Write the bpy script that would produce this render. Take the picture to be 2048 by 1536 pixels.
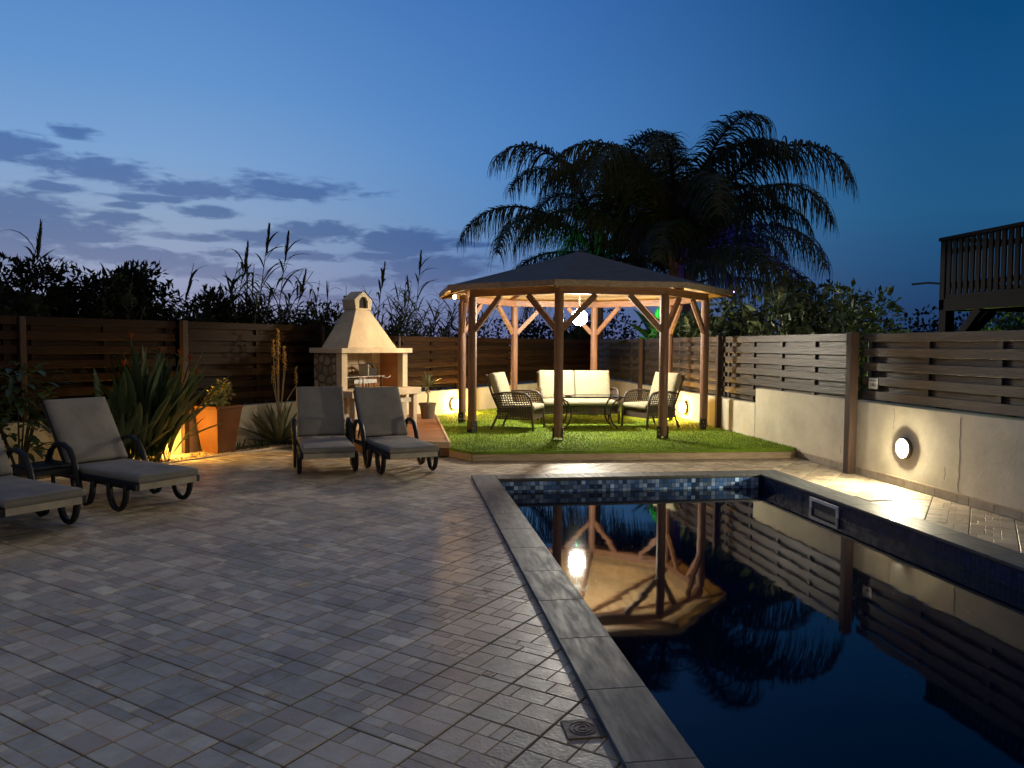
import bpy, bmesh, math, random
from mathutils import Vector, Matrix

# ------------------------------------------------------------------ clear
for o in list(bpy.data.objects):
    bpy.data.objects.remove(o, do_unlink=True)
SC = bpy.context.scene
COL = SC.collection
rad = math.radians

# ------------------------------------------------------------------ camera
CAM_H = 1.55
YAW, PITCH, ROLL = rad(8.148), rad(2.853), rad(0.35)
F_ = Vector((math.sin(YAW)*math.cos(PITCH), math.cos(YAW)*math.cos(PITCH), -math.sin(PITCH)))
R0 = Vector((math.cos(YAW), -math.sin(YAW), 0)); U0 = R0.cross(F_)
R_ = R0*math.cos(ROLL)+U0*math.sin(ROLL); U_ = U0*math.cos(ROLL)-R0*math.sin(ROLL)
cam = bpy.data.cameras.new('camera'); cam_o = bpy.data.objects.new('camera', cam); COL.objects.link(cam_o)
cam_o.matrix_world = Matrix(((R_.x, U_.x, -F_.x, 0), (R_.y, U_.y, -F_.y, 0), (R_.z, U_.z, -F_.z, CAM_H), (0, 0, 0, 1)))
cam.sensor_width = 36; cam.lens = 36*1538/2048; cam.clip_end = 3000; cam.clip_start = .05
SC.camera = cam_o

# ------------------------------------------------------------------ exposure / render
SC.view_settings.view_transform = 'Standard'; SC.view_settings.look = 'None'
SC.view_settings.exposure = 0; SC.view_settings.gamma = 1
SC.view_settings.use_curve_mapping = False
SC.cycles.use_denoising = True
SC.cycles.sample_clamp_indirect = 4
SC.cycles.caustics_reflective = False; SC.cycles.caustics_refractive = False
SC.cycles.max_bounces = 8; SC.cycles.transparent_max_bounces = 12

def lin(r, g, b):
    f = lambda c: (c/255/12.92 if c <= 10 else ((c/255+.055)/1.055)**2.4)
    return (f(r), f(g), f(b), 1)

# ------------------------------------------------------------------ world: dusk sky
W = bpy.data.worlds.new('World'); SC.world = W; W.use_nodes = True
NT = W.node_tree; NT.nodes.clear()
def N(t, **kw):
    n = NT.nodes.new(t)
    for k, v in kw.items(): setattr(n, k, v)
    return n
def L(a, b): NT.links.new(a, b)
def M(op, a, b=None, c=None, clamp=False):
    n = N('ShaderNodeMath', operation=op, use_clamp=clamp)
    for i, x in enumerate((a, b, c)):
        if x is None: continue
        if isinstance(x, (int, float)): n.inputs[i].default_value = x
        else: L(x, n.inputs[i])
    return n.outputs[0]
tc = N('ShaderNodeTexCoord'); sx = N('ShaderNodeSeparateXYZ'); L(tc.outputs['Generated'], sx.inputs[0])
AZ = M('MULTIPLY', M('ARCTAN2', sx.outputs[0], sx.outputs[1]), 57.2958)
EL = M('MULTIPLY', M('ARCSINE', sx.outputs[2]), 57.2958)
def ramp(stops):
    r = N('ShaderNodeValToRGB'); cr = r.color_ramp
    while len(cr.elements) < len(stops): cr.elements.new(.5)
    for e, (p, c) in zip(cr.elements, stops): e.position = p; e.color = lin(*c)
    L(M('DIVIDE', EL, 90, clamp=True), r.inputs[0]); return r.outputs[0]
glow = ramp([(0, (150, 146, 182)), (.045, (150, 157, 186)), (.09, (143, 163, 190)), (.14, (122, 160, 203)), (.19, (100, 147, 200)), (.27, (78, 128, 188)), (.45, (46, 92, 152)), (1, (26, 60, 112))])
mid = ramp([(0, (96, 104, 150)), (.05, (92, 118, 165)), (.1, (84, 132, 184)), (.16, (76, 128, 188)), (.27, (58, 108, 176)), (.45, (34, 82, 142)), (1, (22, 55, 106))])
dark = ramp([(0, (28, 52, 92)), (.03, (26, 60, 102)), (.1, (30, 85, 125)), (.18, (18, 78, 127)), (.27, (0, 64, 112)), (.5, (6, 58, 108)), (1, (20, 52, 102))])
D_AZ = M('ABSOLUTE', M('SUBTRACT', AZ, -26))          # the after-glow sits to the left of the view
def mixc(fac, a, b, mode='MIX'):
    n = N('ShaderNodeMix', data_type='RGBA', blend_type=mode)
    (L(fac, n.inputs['Factor']) if not isinstance(fac, (int, float)) else setattr(n.inputs['Factor'], 'default_value', fac))
    for x, s in ((a, 'A'), (b, 'B')):
        sock = [i for i in n.inputs if i.name == s and i.type == 'RGBA'][0]
        if isinstance(x, tuple): sock.default_value = x
        else: L(x, sock)
    return [o for o in n.outputs if o.type == 'RGBA'][0]
def sstep(x, a, b):
    n = N('ShaderNodeMapRange', interpolation_type='SMOOTHSTEP')
    L(x, n.inputs[0]); n.inputs[1].default_value = a; n.inputs[2].default_value = b
    return n.outputs[0]
sky = mixc(sstep(D_AZ, 8, 40), glow, mid)
sky = mixc(sstep(D_AZ, 30, 66), sky, dark)
# unseen sky behind and overhead: warm grey fill added to light the terrace
sky_fill = ramp([(0, (92, 84, 82)), (.1, (132, 120, 112)), (.25, (128, 122, 117)), (.5, (124, 120, 116)), (1, (126, 122, 118))])
sky = mixc(sstep(D_AZ, 72, 125), sky, sky_fill)
sky = mixc(sstep(EL, 48, 86), sky, sky_fill)
# clouds: soft ragged patches low in the west
clouds = [(-20.3, 11.1, 4.6, .85), (-14.5, 10.4, 4.2, .62), (-7.4, 10.9, 5.0, .85), (-26, 11.8, 3.4, 1.0), (-21.2, 13.2, 1.5, .5), (-25, 7.6, 6.2, 2.2),
          (-22.5, 9.8, 2.0, .35), (-19, 8.2, 2.2, .6), (-17.2, 9.6, 2.6, .3), (-13.5, 9.0, 1.9, .42), (-18.4, 9.0, 1.7, .3), (-9.3, 7.4, 3.2, .55), (-5.2, 8.0, 3.2, .75),
          (.2, 7.6, 3.6, 1.25), (-17.5, 5.7, 6.4, .75), (-11, 4.9, 4.6, .5), (2.2, 5.6, 4.6, 1.1), (-25, 5.7, 4.5, 1.0), (-2.6, 4.6, 2.8, .5), (-24, 4.0, 3.2, .4), (-8.5, 3.4, 5, .4),
          (-14, 7.2, 3, .3), (-6.5, 6.3, 3.4, .35), (-1.8, 6.4, 2.6, .4), (5.5, 7.4, 2.4, .3), (-21, 6.8, 3, .4), (-12.5, 6.2, 2.2, .25), (6, 4.2, 4, .5), (-44, 8, 12, 2.4), (-70, 10, 14, 2.2), (-55, 15, 8, .9), (-100, 8, 16, 2.0), (-140, 9, 18, 1.6)]
cb = N('ShaderNodeCombineXYZ'); L(AZ, cb.inputs[0]); L(EL, cb.inputs[1])
field = None
for (a0, e0, w0, h0) in clouds:
    s = N('ShaderNodeVectorMath', operation='SUBTRACT'); L(cb.outputs[0], s.inputs[0]); s.inputs[1].default_value = (a0, e0, 0)
    m = N('ShaderNodeVectorMath', operation='MULTIPLY'); L(s.outputs[0], m.inputs[0]); m.inputs[1].default_value = (1/w0, 1/h0, 0)
    l = N('ShaderNodeVectorMath', operation='LENGTH'); L(m.outputs[0], l.inputs[0])
    d = M('SUBTRACT', 1, l.outputs['Value'])
    field = d if field is None else M('MAXIMUM', field, d)
def cnoise(sx_, sy_, det, off=0.0):
    sc_ = N('ShaderNodeVectorMath', operation='MULTIPLY'); L(cb.outputs[0], sc_.inputs[0]); sc_.inputs[1].default_value = (sx_, sy_, 0)
    so = N('ShaderNodeVectorMath', operation='ADD'); L(sc_.outputs[0], so.inputs[0]); so.inputs[1].default_value = (off, off*.7, off)
    nz = N('ShaderNodeTexNoise'); L(so.outputs[0], nz.inputs['Vector']); nz.inputs['Scale'].default_value = 1.0; nz.inputs['Detail'].default_value = det; nz.inputs['Roughness'].default_value = .6
    nz.inputs['Distortion'].default_value = .6
    return M('SUBTRACT', nz.outputs[0], .5)
band = M('SUBTRACT', .35, M('MULTIPLY', M('ABSOLUTE', M('SUBTRACT', EL, 6.5)), .16))     # loose cloud filling the low band
band = M('SUBTRACT', band, M('MULTIPLY', sstep(AZ, 2, 16), 1.2))
field = M('MAXIMUM', M('MULTIPLY', M('ADD', field, .12), 1.0), M('SUBTRACT', band, .62))
cl = M('ADD', M('MAXIMUM', field, -.9), M('ADD', M('MULTIPLY', cnoise(.16, .6, 3, 3.1), 2.2), M('MULTIPLY', cnoise(.55, 1.9, 8), 1.9)))
cfac = sstep(cl, -.15, .62)
tint = mixc(sstep(EL, 3, 9), (.44, .45, .56, 1), (.34, .41, .57, 1))
sky = mixc(M('MULTIPLY', cfac, M('ADD', M('MULTIPLY', sstep(EL, 2, 8), .4), .48)), sky, mixc(1.0, sky, tint, 'MULTIPLY'))
nish = N('ShaderNodeTexSky', sky_type='NISHITA', sun_disc=False)
nish.sun_elevation = rad(-2); nish.sun_rotation = rad(-26); nish.ozone_density = 5
nm = N('ShaderNodeVectorMath', operation='SCALE'); L(nish.outputs[0], nm.inputs[0]); nm.inputs['Scale'].default_value = .1
addc = mixc(1.0, sky, nm.outputs[0], 'ADD')
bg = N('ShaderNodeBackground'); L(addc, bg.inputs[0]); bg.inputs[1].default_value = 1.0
wo = N('ShaderNodeOutputWorld'); L(bg.outputs[0], wo.inputs[0])

# faint directional after-glow of the sun that has just set
sun = bpy.data.lights.new('after_glow_sun', 'SUN'); sun.energy = .02; sun.angle = rad(30); sun.color = (1, .8, .7)
sun_o = bpy.data.objects.new('after_glow_sun', sun); COL.objects.link(sun_o)
sun_o.rotation_euler = (rad(84), 0, rad(26+180))

# ------------------------------------------------------------------ helpers
class MB:
    def __init__(s): s.v = []; s.f = []
    def add(s, vs, fs, mat=None):
        b = len(s.v)
        s.v += [tuple(mat @ Vector(p)) if mat else tuple(p) for p in vs]
        s.f += [tuple(b+i for i in f) for f in fs]; return s
    def box(s, x0, x1, y0, y1, z0, z1, mat=None):
        return s.add([(x0, y0, z0), (x1, y0, z0), (x1, y1, z0), (x0, y1, z0), (x0, y0, z1), (x1, y0, z1), (x1, y1, z1), (x0, y1, z1)],
                     [(3, 2, 1, 0), (4, 5, 6, 7), (0, 1, 5, 4), (1, 2, 6, 5), (2, 3, 7, 6), (3, 0, 4, 7)], mat)
    def prism(s, poly, z0, z1, mat=None):
        n = len(poly)
        vs = [(p[0], p[1], z0) for p in poly]+[(p[0], p[1], z1) for p in poly]
        fs = [tuple(range(n-1, -1, -1)), tuple(range(n, 2*n))]+[(i, (i+1) % n, n+(i+1) % n, n+i) for i in range(n)]
        return s.add(vs, fs, mat)
    def bar(s, p, q, w, h, up=(0, 0, 1)):
        p = Vector(p); q = Vector(q); d = (q-p).normalized(); u = Vector(up)
        a = d.cross(u)
        if a.length < 1e-4: a = d.cross(Vector((1, 0, 0)))
        a.normalize(); b = a.cross(d).normalized()
        c = [a*(-w/2)+b*(-h/2), a*(w/2)+b*(-h/2), a*(w/2)+b*(h/2), a*(-w/2)+b*(h/2)]
        return s.add([p+k for k in c]+[q+k for k in c], [(3, 2, 1, 0), (4, 5, 6, 7), (0, 1, 5, 4), (1, 2, 6, 5), (2, 3, 7, 6), (3, 0, 4, 7)])
    def tube(s, pts, r, n=6, flat=1.0, side=None, cap=True):
        pts = [Vector(p) for p in pts]; k = len(pts)
        rr = r if isinstance(r, (list, tuple)) else [r]*k
        vs = []; ref = None
        for i, p in enumerate(pts):
            d = (pts[min(i+1, k-1)]-pts[max(i-1, 0)])
            d = d.normalized() if d.length > 1e-9 else Vector((0, 0, 1))
            if side is not None: a = Vector(side)
            elif ref is not None: a = ref-d*ref.dot(d)
            else: a = d.cross(Vector((0, 0, 1)) if abs(d.z) < .9 else Vector((1, 0, 0)))
            a = (a-d*a.dot(d)); a.normalize(); ref = a; b = d.cross(a)
            for j in range(n):
                t = 2*math.pi*(j+.5)/n
                vs.append(p+a*(math.cos(t)*rr[i])+b*(math.sin(t)*rr[i]*flat))
        fs = [(i*n+j, i*n+(j+1) % n, (i+1)*n+(j+1) % n, (i+1)*n+j) for i in range(k-1) for j in range(n)]
        if cap: fs += [tuple(range(n-1, -1, -1)), tuple(range((k-1)*n, k*n))]
        return s.add(vs, fs)
    def lathe(s, prof, n=20, mat=None, cap=True):
        vs = []; k = len(prof)
        for (r, z) in prof:
            for j in range(n):
                t = 2*math.pi*j/n; vs.append((r*math.cos(t), r*math.sin(t), z))
        fs = [(i*n+j, i*n+(j+1) % n, (i+1)*n+(j+1) % n, (i+1)*n+j) for i in range(k-1) for j in range(n)]
        if cap: fs += [tuple(range(n-1, -1, -1)), tuple(range((k-1)*n, k*n))]
        return s.add(vs, fs, mat)
    def sphere(s, c, r, n=16, m=10, sc=(1, 1, 1), mat=None):
        vs = []; c = Vector(c)
        for i in range(m+1):
            p = math.pi*i/m
            for j in range(n):
                t = 2*math.pi*j/n
                vs.append((c.x+r*sc[0]*math.sin(p)*math.cos(t), c.y+r*sc[1]*math.sin(p)*math.sin(t), c.z+r*sc[2]*math.cos(p)))
        fs = [(i*n+j, (i+1)*n+j, (i+1)*n+(j+1) % n, i*n+(j+1) % n) for i in range(m) for j in range(n)]
        return s.add(vs, fs, mat)
    def mesh(s, name, mat=None, smooth=False, bevel=0, seg=1, fix=True):
        me = bpy.data.meshes.new(name); me.from_pydata(s.v, [], s.f); me.update()
        if fix or bevel:
            bm = bmesh.new(); bm.from_mesh(me)
            if fix: bmesh.ops.remove_doubles(bm, verts=bm.verts, dist=1e-5); bmesh.ops.recalc_face_normals(bm, faces=bm.faces)
            if bevel:
                bmesh.ops.bevel(bm, geom=[e for e in bm.edges if len(e.link_faces) == 2 and e.calc_face_angle(0) > .5], offset=bevel, segments=seg, profile=.5, affect='EDGES', clamp_overlap=True)
            bm.to_mesh(me); bm.free()
        if smooth:
            me.polygons.foreach_set('use_smooth', [True]*len(me.polygons))
        if mat: me.materials.append(mat)
        return me
    def build(s, name, mat, parent=None, smooth=False, bevel=0, seg=1, fix=True):
        return link(name, s.mesh(name, mat, smooth, bevel, seg, fix), parent)

def link(name, me, parent=None, loc=None, rz=None):
    o = bpy.data.objects.new(name, me); COL.objects.link(o)
    if parent: o.parent = parent
    if loc is not None: o.location = loc
    if rz is not None: o.rotation_euler.z = rz
    return o
def tag(o, label=None, cat=None, group=None, kind=None):
    if label: o['label'] = label
    if cat: o['category'] = cat
    if group: o['group'] = group
    if kind: o['kind'] = kind
    return o
def thing(name, label, cat, loc=(0, 0, 0), rz=0, group=None):
    o = bpy.data.objects.new(name, None); COL.objects.link(o)
    o.location = loc; o.rotation_euler.z = rz; o.empty_display_size = .1
    return tag(o, label, cat, group)
def copy_tree(o, parent=None):
    c = o.copy(); COL.objects.link(c); c.parent = parent
    for ch in list(o.children): copy_tree(ch, c)
    return c

def cushion(x0, x1, y0, y1, z0, z1, r=.022, seed=0, mat=None, puff=.009, nu=14, nv=20):
    """soft slab: rounded rims, uneven filled top"""
    mb = MB(); rr = random.Random(seed); ph = [rr.uniform(0, 6.28) for _ in range(6)]; w, l = x1-x0, y1-y0
    def ease(n): return [0, .25*r/w, .7*r/w]+[.03+(i/(n))*.94 for i in range(n+1)]+[1-.7*r/w, 1-.25*r/w, 1]
    us = [0, r*.3, r]+[r+(w-2*r)*i/nu for i in range(1, nu)]+[w-r, w-r*.3, w]; vs = [0, r*.3, r]+[r+(l-2*r)*i/nv for i in range(1, nv)]+[l-r, l-r*.3, l]
    def lift(u, v):
        e = min(u, w-u, v, l-v); k = min(1, e/r); d = r*(1-math.sqrt(max(0, 1-(1-k)**2)))
        wv = puff*(math.sin(9*u+ph[0]+3*v)*.35+math.sin(11*v+ph[1])*.3+math.sin(23*v-7*u+ph[2])*.2+math.sin(31*u+5*v+ph[3])*.15)*min(1, e/.05)
        return d, wv+puff*1.2*min(1, e/.12)
    NU, NV = len(us), len(vs); V_ = []
    for top in (1, 0):
        for v in vs:
            for u in us:
                d, h = lift(u, v); z = (z1-d+h) if top else (z0+d*.8)
                V_.append((x0+u, y0+v, z))
    F_q = []
    for top in (1, 0):
        b0 = 0 if top else NU*NV
        for j in range(NV-1):
            for i in range(NU-1):
                q = (b0+j*NU+i, b0+j*NU+i+1, b0+(j+1)*NU+i+1, b0+(j+1)*NU+i); F_q.append(q if top else q[::-1])
    o_ = NU*NV; rim = [i for i in range(NU)]+[j*NU+NU-1 for j in range(1, NV)]+[(NV-1)*NU+i for i in range(NU-2, -1, -1)]+[j*NU for j in range(NV-2, 0, -1)]
    for a, b2 in zip(rim, rim[1:]+rim[:1]): F_q.append((b2, a, o_+a, o_+b2))
    return mb.add(V_, F_q, mat)

# ------------------------------------------------------------------ materials
def nodes(name):
    m = bpy.data.materials.new(name); m.use_nodes = True; t = m.node_tree
    b = t.nodes['Principled BSDF']; return m, t, b
def pm(name, c1, c2=None, scale=6, rough=.7, bump=.0, stretch=(1, 1, 1), metal=0, spec=.5, bscale=None, detail=6, isl=0, c3=None, lo=.35, hi=.65, trans=0, rand=True, rvar=.0, stain=0, slo=.66):
    m, t, b = nodes(name)
    def n(ty, **k):
        q = t.nodes.new(ty)
        for a, v in k.items(): setattr(q, a, v)
        return q
    c2 = c2 or tuple(x*.7 for x in c1)
    co = n('ShaderNodeTexCoord'); mp = n('ShaderNodeMapping'); t.links.new(co.outputs['Object'], mp.inputs[0]); mp.inputs['Scale'].default_value = stretch
    vec = mp.outputs[0]
    oi = n('ShaderNodeObjectInfo')
    if rand:
        ml = n('ShaderNodeMath', operation='MULTIPLY'); t.links.new(oi.outputs['Random'], ml.inputs[0]); ml.inputs[1].default_value = 50
        ad = n('ShaderNodeVectorMath', operation='ADD'); t.links.new(vec, ad.inputs[0]); t.links.new(ml.outputs[0], ad.inputs[1]); vec = ad.outputs[0]
    nz = n('ShaderNodeTexNoise'); t.links.new(vec, nz.inputs['Vector']); nz.inputs['Scale'].default_value = scale; nz.inputs['Detail'].default_value = detail; nz.inputs['Roughness'].default_value = .6
    mr = n('ShaderNodeMapRange'); t.links.new(nz.outputs[0], mr.inputs[0]); mr.inputs[1].default_value = lo; mr.inputs[2].default_value = hi
    mx = n('ShaderNodeMix', data_type='RGBA'); t.links.new(mr.outputs[0], mx.inputs['Factor'])
    mx.inputs[6].default_value = (*c1, 1); mx.inputs[7].default_value = (*c2, 1)
    out = mx.outputs[2]
    if isl:
        g = n('ShaderNodeNewGeometry')
        hs = n('ShaderNodeMapRange'); t.links.new(g.outputs['Random Per Island'], hs.inputs[0]); hs.inputs[3].default_value = 1-isl; hs.inputs[4].default_value = 1+isl
        if not rand: pass
        if c3:
            m3 = n('ShaderNodeMix', data_type='RGBA'); gt = n('ShaderNodeMath', operation='MULTIPLY'); t.links.new(g.outputs['Random Per Island'], gt.inputs[0]); gt.inputs[1].default_value = 7.31
            fr = n('ShaderNodeMath', operation='FRACT'); t.links.new(gt.outputs[0], fr.inputs[0])
            pw = n('ShaderNodeMath', operation='POWER'); t.links.new(fr.outputs[0], pw.inputs[0]); pw.inputs[1].default_value = 2
            t.links.new(pw.outputs[0], m3.inputs['Factor']); t.links.new(out, m3.inputs[6]); m3.inputs[7].default_value = (*c3, 1); out = m3.outputs[2]
        vm = n('ShaderNodeVectorMath', operation='SCALE'); t.links.new(out, vm.inputs[0]); t.links.new(hs.outputs[0], vm.inputs['Scale']); out = vm.outputs[0]
    if rvar:
        r2 = n('ShaderNodeMapRange'); t.links.new(oi.outputs['Random'], r2.inputs[0]); r2.inputs[3].default_value = 1-rvar; r2.inputs[4].default_value = 1+rvar
        vm2 = n('ShaderNodeVectorMath', operation='SCALE'); t.links.new(out, vm2.inputs[0]); t.links.new(r2.outputs[0], vm2.inputs['Scale']); out = vm2.outputs[0]
    if stain:                                         # broad dirt marks laid over the whole surface
        gp = n('ShaderNodeNewGeometry'); sn = n('ShaderNodeTexNoise'); t.links.new(gp.outputs['Position'], sn.inputs['Vector']); sn.inputs['Scale'].default_value = stain; sn.inputs['Detail'].default_value = 7; sn.inputs['Roughness'].default_value = .65
        sm = n('ShaderNodeMapRange'); t.links.new(sn.outputs[0], sm.inputs[0]); sm.inputs[1].default_value = .32; sm.inputs[2].default_value = .6; sm.inputs[3].default_value = slo; sm.inputs[4].default_value = 1.06
        vs_ = n('ShaderNodeVectorMath', operation='SCALE'); t.links.new(out, vs_.inputs[0]); t.links.new(sm.outputs[0], vs_.inputs['Scale']); out = vs_.outputs[0]
    t.links.new(out, b.inputs['Base Color'])
    b.inputs['Roughness'].default_value = rough; b.inputs['Metallic'].default_value = metal; b.inputs['Specular IOR Level'].default_value = spec
    if rough < .65:
        rr = n('ShaderNodeMapRange'); t.links.new(nz.outputs[0], rr.inputs[0]); rr.inputs[1].default_value = .3; rr.inputs[2].default_value = .7; rr.inputs[3].default_value = max(.03, rough-.1); rr.inputs[4].default_value = min(1, rough+.12)
        t.links.new(rr.outputs[0], b.inputs['Roughness'])
    if bump:
        n2 = n('ShaderNodeTexNoise'); t.links.new(vec, n2.inputs['Vector']); n2.inputs['Scale'].default_value = bscale or scale*3; n2.inputs['Detail'].default_value = 4
        bp = n('ShaderNodeBump'); t.links.new(n2.outputs[0], bp.inputs['Height']); bp.inputs['Strength'].default_value = bump; bp.inputs['Distance'].default_value = .01
        t.links.new(bp.outputs[0], b.inputs['Normal'])
    if trans:
        tr = n('ShaderNodeBsdfTranslucent'); t.links.new(out, tr.inputs[0]); ms = n('ShaderNodeMixShader'); ms.inputs[0].default_value = trans
        t.links.new(b.outputs[0], ms.inputs[1]); t.links.new(tr.outputs[0], ms.inputs[2]); t.links.new(ms.outputs[0], t.nodes['Material Output'].inputs[0])
    return m
def emit(name, col, strength):
    m, t, b = nodes(name)
    b.inputs['Base Color'].default_value = (.8, .8, .8, 1)
    b.inputs['Emission Color'].default_value = (*col, 1); b.inputs['Emission Strength'].default_value = strength
    return m

MAT = dict(
    tile=pm('glazed_paving', (.68, .585, .415), (.49, .41, .285), 11, .41, .25, isl=.28, c3=(.44, .33, .23), bscale=60, lo=.3, hi=.7, spec=.55, stain=1.2),
    grout=pm('grout', (.15, .14, .128), (.11, .104, .096), 20, .9, .2),
    coping=pm('grey_porcelain', (.115, .124, .128), (.078, .085, .089), 4, .55, .1, (6, 1, 1), spec=.3, bscale=30, rvar=.12),
    plaster=pm('cream_plaster', (.70, .635, .48), (.61, .545, .40), 2.2, .85, .22, bscale=24, stain=1.7, slo=.84),
    skirting=pm('beige_skirting_tile', (.42, .36, .28), (.32, .27, .2), 9, .55, .1, rvar=.12),
    slat_shaded=pm('shaded_fence_wood', (.014, .0056, .0022), (.034, .0155, .0065), 3.0, .6, .5, (1.2, 22, 22), spec=.12, bscale=3.5, rvar=.4, lo=.38, hi=.72),  # darker copy for left and back fence, their shade put into the colour
    slat=pm('lit_weathered_fence_wood', (.022, .0145, .010), (.105, .084, .065), 3.0, .5, .6, (1.2, 22, 22), bscale=3.5, rvar=.25, lo=.38, hi=.72),  # paler grained copy for the right fence, lamp light put into the colour
    post=pm('brown_post_wood', (.045, .02, .011), (.026, .012, .007), 3, .7, .35, (12, 12, 1), rvar=.1),
    gazebo=pm('red_brown_timber', (.2, .098, .052), (.125, .058, .03), 2.2, .55, .3, (14, 14, 1.2), rvar=.1),
    gazebo_h=pm('red_brown_beam', (.21, .104, .056), (.135, .064, .034), 2.4, .55, .3, (2, 2, 14), rvar=.1),
    pine=pm('pine_board', (.50, .345, .18), (.37, .24, .115), 2.6, .6, .2, (3, 3, 3), rvar=.12),
    fascia=pm('weathered_fascia', (.33, .24, .16), (.2, .14, .09), 4, .7, .3, (3, 3, 10), rvar=.12),
    felt=pm('dark_roof_felt', (.082, .09, .1), (.06, .066, .075), 5, .85, .3, bscale=90),
    turf=pm('artificial_turf', (.125, .22, .006), (.18, .28, .009), 7, .9, .5, bscale=120, stain=1.6, slo=.6),
    blade=pm('turf_blade', (.145, .26, .007), (.26, .39, .016), 1.1, .7, 0, isl=.45, trans=.25, stain=1.6, slo=.62),
    deck=pm('red_deck_board', (.36, .16, .075), (.25, .105, .048), 3, .55, .3, (2, 16, 4), rvar=.2),
    trim=pm('pale_timber_trim', (.62, .5, .34), (.5, .38, .24), 5, .65, .2, (4, 4, 4)),
    edge=pm('platform_timber', (.44, .34, .22), (.3, .22, .14), 3, .7, .3, (1.5, 10, 14)),
    soil=pm('dark_soil', (.06, .042, .028), (.03, .021, .014), 12, .95, .6),
    earth=pm('dry_earth', (.08, .066, .042), (.045, .05, .026), .6, .95, .4, rand=False),
    pebble=pm('brown_pebbles', (.42, .3, .19), (.3, .2, .12), 10, .6, .1, isl=.5),
    resin=pm('black_resin', (.010, .011, .014), (.007, .008, .01), 8, .45, .1, spec=.3),
    resin2=pm('charcoal_slat_bed', (.035, .036, .04), None, 8, .5),
    cushion=pm('grey_lounger_fabric', (.225, .213, .19), (.185, .175, .157), 4, .9, .35, bscale=14, stain=3, slo=.85),
    sling=pm('beige_sling_edge', (.42, .38, .3), None, 6, .8),
    cream=pm('cream_woven_fabric', (.34, .315, .21), (.22, .205, .135), 26, .9, .4, (1, 1, 3.5), bscale=60),
    wicker=pm('dark_brown_wicker', (.06, .042, .032), (.04, .028, .022), 30, .5, .2),
    iron=pm('dark_steel', (.03, .026, .024), (.02, .018, .017), 9, .45, 0, metal=.3),
    render_=pm('cream_render', (.6, .51, .37), (.52, .43, .3), 3, .85, .2, bscale=40, stain=2.2, slo=.78),
    firebrick=pm('firebrick', (.50, .34, .2), (.36, .22, .12), 6, .85, .3, rvar=.15),
    ochre=pm('ochre_chamber_wall', (.50, .235, .09), (.42, .18, .065), 4, .85, .2),
    stone=pm('irregular_stone', (.30, .255, .19), (.2, .165, .12), 6, .85, .5, rvar=.3, bscale=18),
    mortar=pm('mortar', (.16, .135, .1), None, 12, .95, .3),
    soot=pm('soot', (.02, .018, .016), None, 8, .95),
    steel=pm('brushed_steel', (.55, .53, .5), (.4, .38, .36), 12, .35, 0, metal=.9),
    corten=pm('rust_brown_planter', (.14, .053, .013), (.10, .037, .009), 3.5, .7, .15, spec=.2),
    darkpot=pm('taupe_plastic_pot', (.16, .12, .09), None, 7, .5),
    leaf_strel=pm('strelitzia_leaf', (.05, .085, .032), (.035, .06, .024), 5, .4, .1, isl=.35, trans=.15),
    orange=pm('orange_petal', (.42, .085, .02), (.3, .05, .015), 8, .6, trans=.2),
    aloe=pm('grey_green_aloe', (.2, .22, .12), (.14, .16, .085), 6, .5, .1, isl=.25),
    stalk=pm('pale_flower_stalk', (.34, .26, .15), None, 8, .7),
    spike=pm('yellow_flower_spike', (.8, .5, .1), (.66, .34, .05), 18, .7, isl=.25),
    leaf_pot=pm('yellow_green_leaf', (.40, .34, .09), (.24, .22, .055), 9, .5, isl=.4, trans=.2),
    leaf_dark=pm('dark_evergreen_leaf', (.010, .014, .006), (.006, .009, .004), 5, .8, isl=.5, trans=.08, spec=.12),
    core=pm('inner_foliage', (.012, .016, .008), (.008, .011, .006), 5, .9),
    leaf_shrub=pm('broad_shrub_leaf', (.075, .10, .034), (.05, .072, .024), 5, .4, isl=.4, trans=.2),
    banana=pm('banana_leaf', (.055, .1, .03), (.04, .07, .02), 4, .45, isl=.3, trans=.3),
    palm=pm('palm_frond', (.024, .032, .014), (.016, .022, .01), 5, .6, isl=.3, trans=.1, spec=.3),
    palmtrunk=pm('palm_trunk', (.16, .105, .062), (.09, .058, .034), 5, .85, .6, (3, 3, 12)),
    reed=pm('giant_reed', (.026, .031, .013), (.017, .02, .009), 5, .75, isl=.4, trans=.12, spec=.2),
    bark=pm('dark_bark', (.055, .04, .028), None, 9, .9, .4),
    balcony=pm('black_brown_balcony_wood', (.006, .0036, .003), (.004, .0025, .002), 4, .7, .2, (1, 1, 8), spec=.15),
    white=pm('white_plastic', (.72, .71, .68), (.66, .65, .62), 7, .4),
    signm=pm('sign_plate', (.78, .74, .64), (.7, .66, .56), 5, .5),
    ink=pm('sign_ink', (.04, .035, .03), None, 5, .7),
    glass=pm('smoked_glass', (.02, .022, .022), (.018, .02, .02), 4, .05, spec=.6),
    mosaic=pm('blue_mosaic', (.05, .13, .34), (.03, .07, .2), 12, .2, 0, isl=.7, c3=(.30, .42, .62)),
    basin=pm('navy_basin', (.012, .022, .055), (.008, .015, .04), 8, .35),
    rust=pm('rusty_cover', (.16, .115, .085), (.1, .07, .05), 14, .6, .3),
    cord=pm('black_cord', (.02, .02, .02), None, 5, .6),
)
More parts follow.
